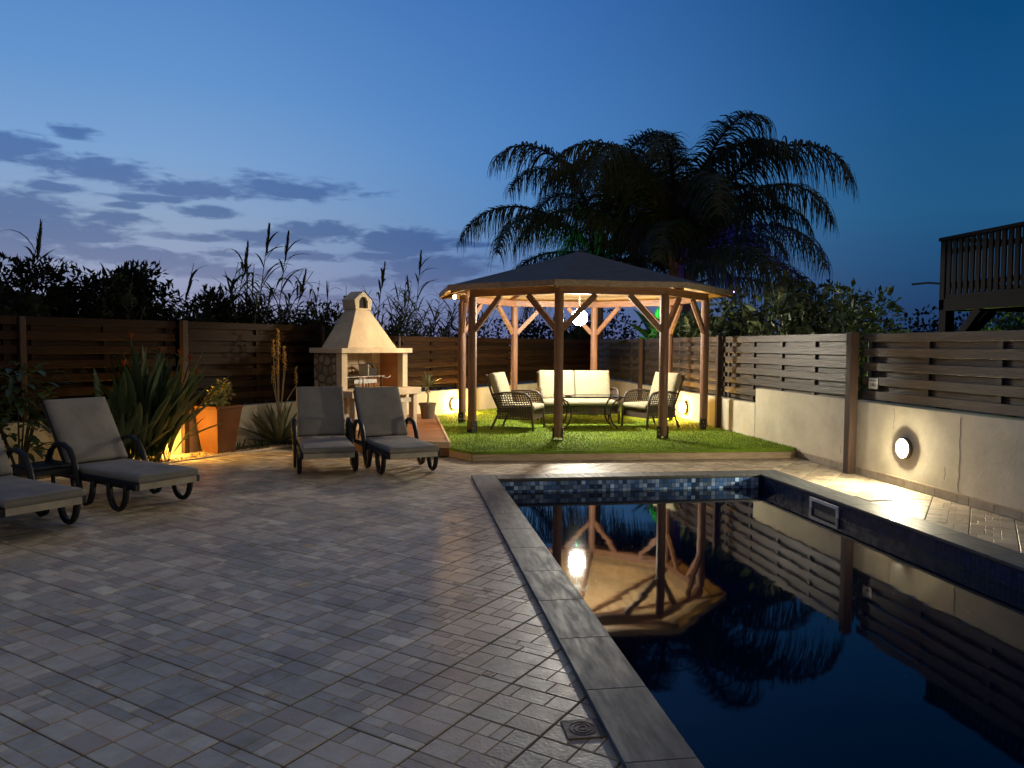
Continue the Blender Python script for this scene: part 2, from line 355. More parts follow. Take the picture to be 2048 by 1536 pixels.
# pool water: dark, glossy, faint ripples
m, t, b = nodes('pool_water_surface'); MAT['water'] = m
b.inputs['Base Color'].default_value = (.0004, .0026, .013, 1); b.inputs['Roughness'].default_value = .035; b.inputs['IOR'].default_value = 1.33
co = t.nodes.new('ShaderNodeTexCoord'); nz_ = t.nodes.new('ShaderNodeTexNoise'); nz_.inputs['Scale'].default_value = 2.6; nz_.inputs['Detail'].default_value = 2
t.links.new(co.outputs['Object'], nz_.inputs['Vector'])
bp = t.nodes.new('ShaderNodeBump'); bp.inputs['Strength'].default_value = .042; bp.inputs['Distance'].default_value = .02
t.links.new(nz_.outputs[0], bp.inputs['Height']); t.links.new(bp.outputs[0], b.inputs['Normal'])

E_WHITE = emit('globe_glow', (1, .92, .76), 690)
E_WALL = emit('white_wall_lamp_glow', (1, .87, .58), 900)
E_AMBER = emit('amber_wall_lamp_glow', (1, .52, .09), 760)
E_AMBER2 = emit('hidden_amber_lamp_glow', (1, .52, .09), 400)
E_BULB = emit('warm_bulb_glow', (1, .6, .26), 120)

# ------------------------------------------------------------------ layout constants
PX0, PX1, PY0, PY1 = 1.07, 4.28, -.9, 8.66          # pool water opening
COPW = .27
WALLX = 5.53
FD = Vector((.6451, .7641, 0)); FD.normalize(); FN = Vector((FD.y, -FD.x, 0)); FP = Vector((.54, 15.5, 0))   # left/back boundary line
FANG = math.atan2(FD.y, FD.x)
def fpt(s, d=0, z=0): p = FP+FD*s+FN*d; return Vector((p.x, p.y, z))
TURF_Y, TURF_Z = 10.17, .13
GC = Vector((3.10, 13.31, 0)); GR = 2.154; GROT = rad(1.33)
def gpt(k, r, z): a = rad(22.5+45*k)+GROT; return Vector((GC.x+r*math.cos(a), GC.y+r*math.sin(a), z))

# ================================================================== GROUND
g = MB(); B = 400
hx0, hx1, hy0, hy1 = PX0-.1, PX1+.1, PY0-.1, PY1+.1
for (a, b_, c, d) in ((-B, hx0, -B, B), (hx1, B, -B, B), (hx0, hx1, -B, hy0), (hx0, hx1, hy1, B)):
    g.add([(a, c, -.03), (b_, c, -.03), (b_, d, -.03), (a, d, -.03)], [(0, 1, 2, 3)])
tag(g.build('ground', MAT['earth']), kind='structure')

# ---- paving
TA = Vector((.7694, -.6388, 0)); TB = Vector((.6388, .7694, 0)); T = .347; TO = Vector((.276, 3.157, 0))
BED = .55
def clip(poly, p, n):                       # keep the side where (x-p).n >= 0
    out = []
    for i in range(len(poly)):
        a, b2 = poly[i], poly[(i+1) % len(poly)]
        da = (a[0]-p[0])*n[0]+(a[1]-p[1])*n[1]; db = (b2[0]-p[0])*n[0]+(b2[1]-p[1])*n[1]
        if da >= 0: out.append(a)
        if (da >= 0) != (db >= 0):
            k = da/(da-db); out.append((a[0]+(b2[0]-a[0])*k, a[1]+(b2[1]-a[1])*k))
    return out if len(out) >= 3 else []
HOLE = (PX0-.12, PX1+.12, PY0-.12, PY1+.12)
bedp = fpt(0, BED); 
def region(poly):
    poly = clip(poly, (bedp.x, bedp.y), (FN.x, FN.y))
    if poly: poly = clip(poly, (WALLX-.015, 0), (-1, 0))
    if not poly: return []
    res = []; x0, x1, y0, y1 = HOLE
    for p, n in (((x0, 0), (-1, 0)), ((x1, 0), (1, 0)), ((0, y1), (0, 1)), ((0, y0), (0, -1))):
        q = clip(poly, p, n)
        if q: res.append(q)
        poly = clip(poly, p, (-n[0], -n[1]))
        if not poly: break
    return res
def inside_all(c, r):
    if (c.x-bedp.x)*FN.x+(c.y-bedp.y)*FN.y < r or c.x > WALLX-.015-r: return False
    x0, x1, y0, y1 = HOLE
    return c.x < x0-r or c.x > x1+r or c.y > y1+r or c.y < y0-r
rng = random.Random(5)
def layout():
    rows = rng.choice([[2, 2, 2], [3, 1, 2], [2, 1, 2, 1], [2, 3, 1], [1, 2, 1, 2], [1, 3, 2], [2, 2, 1, 1]]); out = []; v = 0
    for h in rows:
        u = 0
        while u < 6:
            w = rng.choice([2, 3, 3, 4, 2, 1] if h >= 2 else [2, 3, 4, 1]); w = min(w, 6-u)
            if 6-u-w == 1 and rng.random() < .6: w += 1
            out.append((u, v, w, h)); u += w
        v += h
    return out
LAY = [layout() for _ in range(10)]
RIB = {1: 3, 4: 1, 7: 5}
def block(mb, poly, z1, inset=.003, drop=.005):
    cx = sum(p[0] for p in poly)/len(poly); cy = sum(p[1] for p in poly)/len(poly); n = len(poly)
    top = []
    for p in poly:
        d = math.hypot(p[0]-cx, p[1]-cy) or 1; k = max(.2, 1-inset*1.5/d); top.append((cx+(p[0]-cx)*k, cy+(p[1]-cy)*k, z1))
    vs = top+[(p[0], p[1], z1-drop) for p in poly]
    mb.add(vs, [tuple(range(n))]+[(n+i, n+(i+1) % n, (i+1) % n, i) for i in range(n)])
def tile_blocks(var, swap):
    out = []; c = T/6; gap = .0011
    for i, (u, v, w, h) in enumerate(LAY[var]):
        x0, x1, y0, y1 = u*c, (u+w)*c, v*c, (v+h)*c
        x0 += .004 if u == 0 else gap; x1 -= .004 if u+w == 6 else gap
        y0 += .004 if v == 0 else gap; y1 -= .004 if v+h == 6 else gap
        q = [(x0, y0), (x1, y0), (x1, y1), (x0, y1)]
        if swap: q = [(T-a, T-b3) for a, b3 in q]
        out.append((q, RIB.get(var) == i))
    return out
def ribs(mb, q, z):
    x0 = min(p[0] for p in q); x1 = max(p[0] for p in q); y0 = min(p[1] for p in q); y1 = max(p[1] for p in q)
    for k in range(5):
        x = x0+(x1-x0)*(.15+.17*k)
        mb.bar((x, y0+.006, z+.0005), (min(x+.012, x1-.004), y1-.006, z+.0005), .005, .003)
tile_mesh = {}
def tmesh(var, swap):
    if (var, swap) not in tile_mesh:
        mb = MB()
        for q, rib in tile_blocks(var, swap):
            block(mb, q, .0)
            if rib: ribs(mb, q, 0)
        tile_mesh[(var, swap)] = mb.mesh('paving_tile', MAT['tile'], fix=False)
    return tile_mesh[(var, swap)]
def w2(u, v): p = TO+TA*u+TB*v; return (p.x, p.y)
pv = MB()
bd = [fpt(-11, BED), Vector((fpt(-11, BED).x, -1.6, 0)), Vector((WALLX-.015, -1.6, 0)), Vector((WALLX-.015, 15, 0)), fpt(0, BED)]
for q in region([(p.x, p.y) for p in bd][::1]):
    pv.add([(x, y, -.008) for x, y in q], [tuple(range(len(q)))])
pave = pv.build('pavement', MAT['grout']); tag(pave, kind='structure')
def seen(c):
    d = Vector((c[0], c[1], 0))-Vector((0, 0, CAM_H)); z = d.dot(F_)
    if z < .3: return None
    x = d.dot(R_)/z*1538; y = d.dot(U_)/z*1538
    return z if abs(x) < 1090 and abs(y) < 830 else None
tiles = []
for i in range(-30, 30):
    for j in range(-20, 40):
        c = TO+TA*(i+.5)*T+TB*(j+.5)*T
        if c.y < -1.4 or c.y > 11.6 or c.x < -6.5 or c.x > 6: continue
        if c.x > .95 and c.y > TURF_Y+.35: continue
        if c.y > 10.6 and c.x > -.2: continue
        if not inside_all(c, -.26): continue
        tiles.append((i, j, c))
near = sorted([t_ for t_ in tiles if seen(t_[2])], key=lambda t_: seen(t_[2]))[:300]
nearset = {(a, b_) for a, b_, _ in near}
rest = MB(); ANG = math.atan2(TA.y, TA.x)
for (i, j, c) in tiles:
    r2 = random.Random(i*131+j*7); var = r2.randrange(10); swap = r2.random() < .5
    o2 = TO+TA*i*T+TB*j*T; dz = r2.uniform(-.0008, .0008)
    full = inside_all(c, .26)
    if (i, j) in nearset and full:
        link('paving_tile', tmesh(var, swap), pave, (o2.x, o2.y, dz), ANG)
    else:
        mb = MB() if (i, j) in nearset else rest
        for q, rib in tile_blocks(var, swap):
            wq = [((o2+TA*u+TB*v).x, (o2+TA*u+TB*v).y) for u, v in q]
            for cq in ([wq] if full else region(wq)): block(mb, cq, dz)
        if mb is not rest and mb.v: mb.build('paving_tile', MAT['tile'], pave, fix=False)
ro = rest.build('paving_tile_field', MAT['tile'], pave, fix=False); tag(ro, kind='stuff')

# ---- pool
pb = MB()
pb.add([(PX0, PY0, -1.4), (PX1, PY0, -1.4), (PX1, PY1, -1.4), (PX0, PY1, -1.4)], [(0, 1, 2, 3)])
for (a, b_) in (((PX0, PY0), (PX0, PY1)), ((PX0, PY1), (PX1, PY1)), ((PX1, PY1), (PX1, PY0)), ((PX1, PY0), (PX0, PY0))):
    pb.add([(a[0], a[1], -1.4), (b_[0], b_[1], -1.4), (b_[0], b_[1], -.004), (a[0], a[1], -.004)], [(0, 1, 2, 3)])
basin = pb.build('pool_basin', MAT['basin']); tag(basin, kind='structure')
WZ = -.135
mo = MB(); ts = .0495
def mosaic_run(p0, d, length, inw):
    k = int(length/ts)
    for i in range(k):
        for r_ in range(5):
            a = p0+d*(i*ts+.002); b2 = p0+d*((i+1)*ts-.002); z1 = -.01-r_*ts; z0 = z1-ts+.004
            o3 = inw*.004
            mo.add([a+o3+Vector((0, 0, z0)), b2+o3+Vector((0, 0, z0)), b2+o3+Vector((0, 0, z1)), a+o3+Vector((0, 0, z1))], [(0, 1, 2, 3)])
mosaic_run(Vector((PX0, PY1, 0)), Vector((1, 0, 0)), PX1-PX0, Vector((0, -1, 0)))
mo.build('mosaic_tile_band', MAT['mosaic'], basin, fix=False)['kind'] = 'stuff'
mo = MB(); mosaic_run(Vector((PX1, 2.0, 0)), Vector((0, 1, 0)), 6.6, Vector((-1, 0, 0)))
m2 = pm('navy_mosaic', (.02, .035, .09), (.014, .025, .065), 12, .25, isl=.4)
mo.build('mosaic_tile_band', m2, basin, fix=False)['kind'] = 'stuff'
wt = MB(); nx, ny = 2, 2
wt.add([(PX0+.001, PY0+.001, WZ), (PX1-.001, PY0+.001, WZ), (PX1-.001, PY1-.006, WZ), (PX0+.001, PY1-.006, WZ)], [(0, 1, 2, 3)])
tag(wt.build('pool_water', MAT['water'], fix=False), kind='structure')
cop = bpy.data.objects.new('pool_coping', None); COL.objects.link(cop); tag(cop, kind='structure')
def slab(x0, x1, y0, y1):
    w, h = x1-x0, y1-y0; mb = MB(); mb.box(-w/2+.001, w/2-.001, -h/2+.001, h/2-.001, .006, .032)
    mb.build('coping_slab', MAT['coping'], cop, bevel=.003).location = ((x0+x1)/2, (y0+y1)/2, 0)
ov = .012; y = PY1+COPW-.0; k = 0
slab(PX0-COPW, PX0+ov, PY1-ov, PY1+COPW)
yy = PY1-ov
while yy > -.9:
    slab(PX0-COPW, PX0+ov, yy-.6, yy); slab(PX1-ov, PX1+COPW+.03, yy-.6, yy); yy -= .6
xx = PX0+ov
while xx < PX1-ov-.01:
    slab(xx, min(xx+.6, PX1-ov), PY1-ov, PY1+COPW); xx += .6
slab(PX1-ov, PX1+COPW+.03, PY1-ov, PY1+COPW)
# thin mortar joint closing the underside of the coping
jn = MB()
for (a, b_, c, d) in ((PX0-COPW+.012, PX0-.003, PY0, PY1+COPW-.012), (PX1+.003, PX1+COPW+.018, PY0, PY1+COPW-.012), (PX0-.003, PX1+.003, PY1+.003, PY1+COPW-.012)):
    jn.box(a, b_, c, d, -.06, .0055)
jn.build('coping_bed', MAT['grout'], cop)
# skimmer mouth in the right pool wall
sk = thing('pool_skimmer', 'white framed skimmer opening in the right pool wall above the water', 'skimmer', (PX1-.006, 7.26, -.02))
f = MB(); f.box(-.014, 0, -.27, .27, -.035, 0); f.box(-.014, 0, -.27, .27, -.19, -.155); f.box(-.014, 0, -.27, -.225, -.155, -.035); f.box(-.014, 0, .225, .27, -.155, -.035)
f.build('frame', MAT['white'], sk, bevel=.003)
MB().box(-.005, -.001, -.225, .225, -.155, -.035).build('flap', MAT['basin'], sk)
# floating specks
sp = MB(); r3 = random.Random(3)
for _ in range(60):
    cx, cy = (r3.gauss(3.4, .25), r3.gauss(4.9, .6)) if r3.random() < .55 else (r3.uniform(1.3, 4.1), r3.uniform(2.4, 7.5))
    s_ = r3.uniform(.0015, .0042); a = r3.uniform(0, 6)
    sp.add([(cx+s_*math.cos(a), cy+s_*math.sin(a), WZ+.002), (cx-s_*math.sin(a), cy+s_*math.cos(a), WZ+.0025), (cx-s_*math.cos(a), cy-s_*math.sin(a), WZ+.002), (cx+s_*math.sin(a)*.6, cy-s_*math.cos(a)*.6, WZ+.003)], [(0, 1, 2, 3)])
tag(sp.build('floating_specks', MAT['white'], fix=False), 'tiny pale specks floating on the dark pool water', 'debris', kind='stuff')
# covers let into the paving
dc = thing('drain_cover', 'small rusty square cover with rings beside the near left coping', 'cover', (.705, 2.965, .001))
MB().box(-.06, .095, -.075, .075, -.006, .006).build('plate', MAT['rust'], dc, bevel=.002)
rg = MB()
for r_ in (.015, .035, .053):
    rg.tube([(math.cos(2*math.pi*i/20)*r_+.015, math.sin(2*math.pi*i/20)*r_, .0065) for i in range(21)], .0022, 4)
rg.build('ring', MAT['rust'], dc)
lid = thing('skimmer_lid', 'pale square inspection lid in the paving beside the right coping', 'cover', (4.80, 7.25, .001), rad(2))
MB().box(-.13, .13, -.13, .13, -.004, .008).build('plate', MAT['skirting'], lid, bevel=.003)
MB().lathe([(.0, .0085), (.022, .0085), (.022, .0105), (0, .0105)], 12, cap=False).build('lift_hole', MAT['rust'], lid)

# ================================================================== WALLS
gw = thing('garden_wall', 'cream plastered low wall along the right of the pool, stepping down beside the lawn', 'wall', (WALLX, 0, 0))
MB().box(0, .2, -1, 11.46, -.05, .90).build('wall_body', MAT['plaster'], gw, bevel=.006)
MB().box(.001, .2, 11.462, 21.7, -.05, .655).build('wall_body', MAT['plaster'], gw, bevel=.006)
y = .4
skm = {}
while y < 10.1:
    Lk = [.33, .33, .16][int(y*7) % 3]
    if Lk not in skm:
        mb = MB(); mb.box(-.012, -.001, .002, Lk-.002, .0, .085); skm[Lk] = mb.mesh('skirting_tile', MAT['skirting'], bevel=.002)
    link('skirting_tile', skm[Lk], gw, (0, y, .001)); y += Lk
MB().box(-.014, -.001, .4, 10.1, .087, .1).build('skirting_cap', MAT['trim'], gw)
ck = MB(); r4 = random.Random(8)
for (y0, z0, z1) in ((6.95, .1, .86), (8.0, .62, .86), (11.47, .12, .66), (7.15, .2, .33), (9.05, .2, .3)):
    pts = [(-.0006, y0+r4.uniform(-.012, .012), z0+(z1-z0)*i/9) for i in range(10)]
    ck.tube(pts, .0022, 4)
ck.build('plaster_crack', MAT['mortar'], gw)
bw = thing('boundary_wall', 'cream plastered low wall under the slat fence at the back and left', 'wall', fpt(0), FANG)
MB().box(-11.5, 7.62, 0, .2, -.05, .62).build('wall_body', MAT['plaster'], bw, bevel=.006)

# ================================================================== FENCES
def fence(label, loc, rz, x0, x1, z0, z1, posts, y_face=-.02, battens=None, seed=0, zlow=None, xlow=None, group='slat fence panels', mat='slat_shaded'):
    """local x runs along the fence, -y faces the garden"""
    t_ = thing('slat_fence', label, 'fence', loc, rz, group)
    rr = random.Random(seed); pitch = .172; z = z1; k = 0
    bots = z0 if zlow is None else zlow
    while z-.1 > bots-.02:
        xa = x0 if (xlow is None or z-.1 > z0-.02) else xlow
        def row(yc, zt, a, b_):
            mb = MB(); h = .1 if True else .1
            mb.box(a-x0, b_-x0, -.0105, .0105, -.05, .05)
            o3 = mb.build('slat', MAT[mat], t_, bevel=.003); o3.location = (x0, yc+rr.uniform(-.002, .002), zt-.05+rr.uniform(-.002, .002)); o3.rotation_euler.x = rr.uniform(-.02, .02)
        row(y_face, z, xa, x1)
        if z-.186 > bots-.03: row(y_face+.056, z-.086, xa+rr.choice([0, 0, .05]), x1)
        z -= pitch
    n = max(2, int((x1-x0)/.95)+1)
    for i in range(n):
        xb = (x0+.1+(x1-x0-.2)*i/(n-1)) if battens is None else None
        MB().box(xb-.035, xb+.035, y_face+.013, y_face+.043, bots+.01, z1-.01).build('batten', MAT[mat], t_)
    for (px, pz0, pz1, pw, py) in posts:
        MB().box(px-pw/2, px+pw/2, py-pw/2, py+pw/2, pz0, pz1).build('post', MAT['post'], t_, bevel=.006)
    return t_
lo = fpt(0, 0, 0)
fence('tall dark slat fence panel at the left picture edge behind the leafy plants', lo, FANG, -9.68, -7.66, .63, 1.86, [(-9.72, .62, 1.86, .07, .03), (-7.61, .62, 1.86, .07, .03)], .04, seed=1)
fence('tall dark slat fence panel behind the strelitzia, ending at the round-edged post', lo, FANG, -7.56, -5.62, .63, 1.86, [(-5.53, .02, 1.875, .085, -.03)], .04, seed=2)
fence('tall slat fence panel behind the tapered planter and the flowering aloe', lo, FANG, -5.46, -2.92, .63, 1.865, [(-2.86, .62, 1.865, .07, .04)], .04, seed=3)
fence('low slat fence panel in shadow directly behind the barbecue', lo, FANG, -2.8, -.92, .63, 1.72, [(-.88, .62, 1.72, .07, .05)], .04, seed=4)
fence('amber lit slat fence panel between the barbecue and the gazebo', lo, FANG, -.82, 1.14, .63, 1.72, [(1.19, .62, 1.73, .07, .05)], .04, seed=5)
fence('brown slat fence panel behind the left patio chair', lo, FANG, 1.24, 3.13, .63, 1.72, [(3.19, .3, 1.74, .09, -.02)], .04, seed=6)
fence('unlit slat fence panel behind the loveseat, left of the corner', lo, FANG, 3.25, 7.4, .63, 1.73, [(5.3, .62, 1.73, .07, .08)], .04, seed=7)
rz_ = -math.pi/2                                      # right-hand fence: local x runs towards the camera, local -y towards the pool
def rf(label, ya, yb, z0, z1, posts, seed, **kw):
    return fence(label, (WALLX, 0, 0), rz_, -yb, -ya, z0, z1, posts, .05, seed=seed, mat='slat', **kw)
rf('slat fence panel right of the back corner, behind the gazebo', 17.34, 21.4, .665, 1.735, [(-17.28, .3, 1.75, .085, -.045)], 11)
rf('slat fence panel above the amber lamp on the right wall', 12.86, 17.22, .665, 1.735, [(-12.8, .02, 1.75, .085, -.045)], 12)
rf('long slat fence panel above the step in the cream wall', 8.84, 12.74, .91, 1.73, [(-8.76, .0, 1.745, .11, -.056)], 13, zlow=.665, xlow=-12.74)
rf('nearest slat fence panel on the right, carrying the depth sign', 3.4, 8.68, .91, 1.72, [], 14)
sg = thing('depth_sign', 'small cream depth sign reading 1.48m on the right slat fence', 'sign', (WALLX+.034, 8.46, 1.127), rz_)
MB().box(-.085, .085, -.004, .004, -.065, .065).build('plate', MAT['signm'], sg, bevel=.002)
def text(s_, size, x, z):
    c = bpy.data.curves.new('lettering', 'FONT'); c.body = s_; c.size = size; c.extrude = .0006; c.align_x = 'CENTER'; c.materials.append(MAT['ink'])
    tmp = bpy.data.objects.new('lettering_curve', c); COL.objects.link(tmp)
    me = bpy.data.meshes.new_from_object(tmp.evaluated_get(bpy.context.evaluated_depsgraph_get())); bpy.data.objects.remove(tmp)
    if not me.materials: me.materials.append(MAT['ink'])
    o = link('lettering', me, sg); o.location = (x, -.0052, z); o.rotation_euler = (math.pi/2, 0, 0)
text('MAX DEPTH', .025, 0, .026); text('1.48m', .052, 0, -.035)

# ================================================================== TURF PLATFORM AND DECK
tp = thing('lawn_platform', 'raised artificial lawn with timber edge under the gazebo', 'lawn')
cA = fpt(.15, .06); 
poly = [(.93, TURF_Y), (WALLX-.17, TURF_Y-.16), (WALLX-.03, TURF_Y-.02), (WALLX-.03, 21.3), (fpt(7.4, .02).x, fpt(7.4, .02).y), (cA.x, cA.y), (.66, fpt(.15, .06).y-.05), (.66, 10.62)]
MB().prism(poly, .012, TURF_Z-.008).build('base', MAT['soil'], tp)
mb = MB(); mb.prism([(p[0]+(.0 if i else 0), p[1]) for i, p in enumerate(poly)], TURF_Z-.007, TURF_Z).build('turf_mat', MAT['turf'], tp)
# rolled turf lip on the front
lipp = [(.655, 10.64, TURF_Z-.014), (.925, TURF_Y-.005, TURF_Z-.014), (3.2, TURF_Y-.085, TURF_Z-.014), (WALLX-.175, TURF_Y-.165, TURF_Z-.014), (WALLX-.03, TURF_Y-.03, TURF_Z-.014)]
MB().tube(lipp, .026, 8).build('turf_edge', MAT['turf'], tp)
for a, b_ in zip(lipp[:-1], lipp[1:]):
    MB().bar((a[0], a[1]-.006, .052), (b_[0], b_[1]-.006, .052), .03, .095).build('edging_board', MAT['edge'], tp, bevel=.004)
# grass fibres
gr = MB(); r5 = random.Random(21)
def inpoly(x, y_):
    c = False; n = len(poly)
    for i in range(n):
        (x1, y1), (x2, y2) = poly[i], poly[(i+1) % n]
        if (y1 > y_) != (y2 > y_) and x < (x2-x1)*(y_-y1)/(y2-y1)+x1: c = not c
    return c
cnt = 0
while cnt < 52000:
    x = r5.uniform(.66, 5.5); y_ = 10.0+8.5*r5.random()**1.7
    if not inpoly(x, y_): continue
    cnt += 1; a = r5.uniform(0, 6.283); h = r5.uniform(.014, .03); w = r5.uniform(.003, .006); lx, ly = r5.gauss(0, .009), r5.gauss(0, .009)
    ca, sa = math.cos(a)*w, math.sin(a)*w
    gr.v += [(x-ca, y_-sa, TURF_Z-.001), (x+ca, y_+sa, TURF_Z-.001), (x+lx, y_+ly, TURF_Z+h)]; b0 = len(gr.v)-3; gr.f.append((b0, b0+1, b0+2))
gro = gr.build('grass_fibres', MAT['blade'], tp, fix=False); gro['kind'] = 'stuff'
# deck around the barbecue
dk = thing('wooden_deck', 'reddish plank deck with pale trim under the barbecue', 'deck')
DZ = .2; dkp = [(.645, 10.62), (.645, fpt(.15, .06).y-.06), (fpt(-.05, .03).x, fpt(-.05, .03).y), (fpt(-2.6, .03).x, fpt(-2.6, .03).y), (-1.55, 12.0), (-.72, 11.23)]
MB().prism(dkp, .012, DZ-.026).build('deck_frame', MAT['gazebo_h'], dk)
pw_ = .105; yb = 10.4
while yb < 15.6:
    q = clip(clip(dkp, (0, yb), (0, 1)), (0, yb+pw_-.012), (0, -1))
    if q:
        cx = sum(p[0] for p in q)/len(q); cy = sum(p[1] for p in q)/len(q)
        MB().prism([(p[0]-cx, p[1]-cy) for p in q], DZ-.024, DZ).build('plank', MAT['deck'], dk, bevel=.002).location = (cx, cy, 0)
    yb += pw_
for a, b_ in (((.65, 10.6), (.65, 14.85)), ((.66, 10.6), (-.73, 11.21))):
    MB().bar((a[0], a[1], DZ-.03), (b_[0], b_[1], DZ-.03), .035, .085).build('trim_board', MAT['trim'], dk, bevel=.004)

# planting bed and gravel
bed = MB(); q = [fpt(-11.4, .0), fpt(-11.4, BED-.02), fpt(-2.9, BED-.02), fpt(-2.4, .0)]
bed.add([(p.x, p.y, .004) for p in q], [(0, 1, 2, 3)]); tag(bed.build('planting_bed', MAT['soil']), kind='structure')
pb2 = MB(); r6 = random.Random(4)
for _ in range(1500):
    s_ = r6.uniform(-6.2, -4.1) if r6.random() < .75 else r6.uniform(-8.5, -3.2); d_ = r6.uniform(.03, BED-.01); p = fpt(s_, d_, .012); r_ = r6.uniform(.011, .026)
    if s_ > -4.6 and d_ < .3 and r6.random() < .7: continue
    rot = Matrix.Rotation(r6.uniform(0, 6), 4, 'Z')@Matrix.Diagonal((1, r6.uniform(.6, .9), r6.uniform(.4, .7), 1))
    pts = [(r_, 0, 0), (-r_, 0, 0), (0, r_, 0), (0, -r_, 0), (r_*.1, 0, r_), (0, 0, -r_)]
    pb2.add(pts, [(0, 2, 4), (2, 1, 4), (1, 3, 4), (3, 0, 4), (2, 0, 5), (1, 2, 5), (3, 1, 5), (0, 3, 5)], Matrix.Translation(p)@rot)
tag(pb2.build('gravel', MAT['pebble'], fix=False), 'brown gravel spread in the bed around the tapered planter', 'gravel', kind='stuff')
eb = thing('bed_edging', 'pale edging strip between the gravel bed and the paving', 'edging', fpt(0), FANG)
MB().box(-11.3, -2.9, -BED-.012, -BED+.02, -.01, .018).build('strip', MAT['trim'], eb, bevel=.003)

# ================================================================== GAZEBO
gz = thing('gazebo', 'octagonal brown timber gazebo with dark felt roof on the lawn', 'gazebo', (0, 0, 0))
BZ0, BZ1 = 2.33, 2.45                                 # ring beam
for k in range(8):
    p = gpt(k, GR, 0)
    ps = MB(); ps.lathe([(.07, TURF_Z+.05), (.07, BZ0)], 14); po = ps.build('post', MAT['gazebo'], gz, smooth=False, bevel=0)
    po.data.transform(Matrix.Translation((0, 0, 0))); po.location = (p.x, p.y, 0)
    sh = MB(); a = rad(22.5+45*k)+GROT
    for s_ in (-1, 1):
        sh.box(-.05, .05, s_*.074-.004, s_*.074+.004, TURF_Z+.002, TURF_Z+.2, Matrix.Rotation(a, 4, 'Z'))
    sh.box(-.055, .055, -.07, .07, TURF_Z+.001, TURF_Z+.012, Matrix.Rotation(a, 4, 'Z'))
    sh.build('post_shoe', MAT['iron'], po)
    bo = MB()
    for (dx, dz) in ((.0, .14), (-.02, .08), (.02, .08)):
        for s_ in (-1, 1): bo.sphere((dx, s_*.081, TURF_Z+dz), .008, 6, 4, mat=Matrix.Rotation(a, 4, 'Z'))
    bo.build('bolt', MAT['steel'], po)
for k in range(8):
    a, b_ = gpt(k, GR, (BZ0+BZ1)/2), gpt(k+1, GR, (BZ0+BZ1)/2); d = (b_-a).normalized()
    MB().bar(a-d*.03, b_+d*.03, .085, BZ1-BZ0).build('ring_beam', MAT['gazebo_h'], gz, bevel=.006)
    for (p0, dd) in ((a, d), (b_, -d)):
        lo_ = Vector((p0.x, p0.y, 1.80))+dd*.05; hi_ = Vector((p0.x, p0.y, BZ0-.002))+dd*.56
        MB().bar(lo_, hi_, .06, .085).build('brace', MAT['gazebo_h'], gz, bevel=.006)
RE, ZE, ZA = GR+.42, 2.47, 3.19                       # eave radius, eave height, apex
apex = Vector((GC.x, GC.y, ZA))
for k in range(8):
    e = gpt(k, RE-.03, ZE-.045); MB().bar(e, apex-Vector((0, 0, .09)), .05, .09).build('rafter', MAT['gazebo_h'], gz)
    a, b_ = gpt(k, RE, ZE), gpt(k+1, RE, ZE)
    # roofing felt: slightly sagging surface split into courses
    rf_ = MB(); n = 7; rows = []
    for i in range(n+1):
        t_ = i/n; sag = -.035*math.sin(math.pi*t_)
        rows.append([a.lerp(apex, t_)+Vector((0, 0, .03+sag*.4)), (a+b_).lerp(apex*2, t_)/2+Vector((0, 0, .03+sag)), b_.lerp(apex, t_)+Vector((0, 0, .03+sag*.4))])
    vs = [p for r_ in rows for p in r_]; m_ = len(vs); vs2 = vs+[p-Vector((0, 0, .012)) for p in vs]
    fs = []
    for i in range(n):
        for j in range(2):
            q = (i*3+j, i*3+j+1, (i+1)*3+j+1, (i+1)*3+j); fs.append(q); fs.append(tuple(m_+x for x in q[::-1]))
    fs += [(0, m_, m_+1, 1), (1, m_+1, m_+2, 2)]
    rf_.add(vs2, fs); rf_.build('roof_panel', MAT['felt'], gz, fix=False)
    # ceiling boards under the felt
    nb = 15
    for i in range(nb-1):
        t0, t1 = i/nb+.004, (i+1)/nb-.004
        q = [a.lerp(apex, t0), b_.lerp(apex, t0), b_.lerp(apex, t1), a.lerp(apex, t1)]
        dn = [x-Vector((0, 0, .03)) for x in q]; dn2 = [x-Vector((0, 0, .046)) for x in q]
        MB().add(dn+dn2, [(0, 1, 2, 3), (7, 6, 5, 4), (0, 4, 5, 1), (1, 5, 6, 2), (2, 6, 7, 3), (3, 7, 4, 0)]).build('ceiling_board', MAT['pine'], gz)
    fa, fb = gpt(k, RE+.012, ZE-.008), gpt(k+1, RE+.012, ZE-.008)
    mid_ = fa.lerp(fb, .5+.1*math.sin(k*2.3))
    MB().bar(fa, mid_, .022, .092).build('fascia_board', MAT['fascia'], gz, bevel=.003)
    MB().bar(mid_+(fb-fa).normalized()*.002-Vector((0, 0, .004)), fb, .022, .088).build('fascia_board', MAT['fascia'], gz, bevel=.003)
MB().sphere(apex+Vector((0, 0, .03)), .05, 10, 6, (1, 1, .5)).build('roof_cap', MAT['felt'], gz)

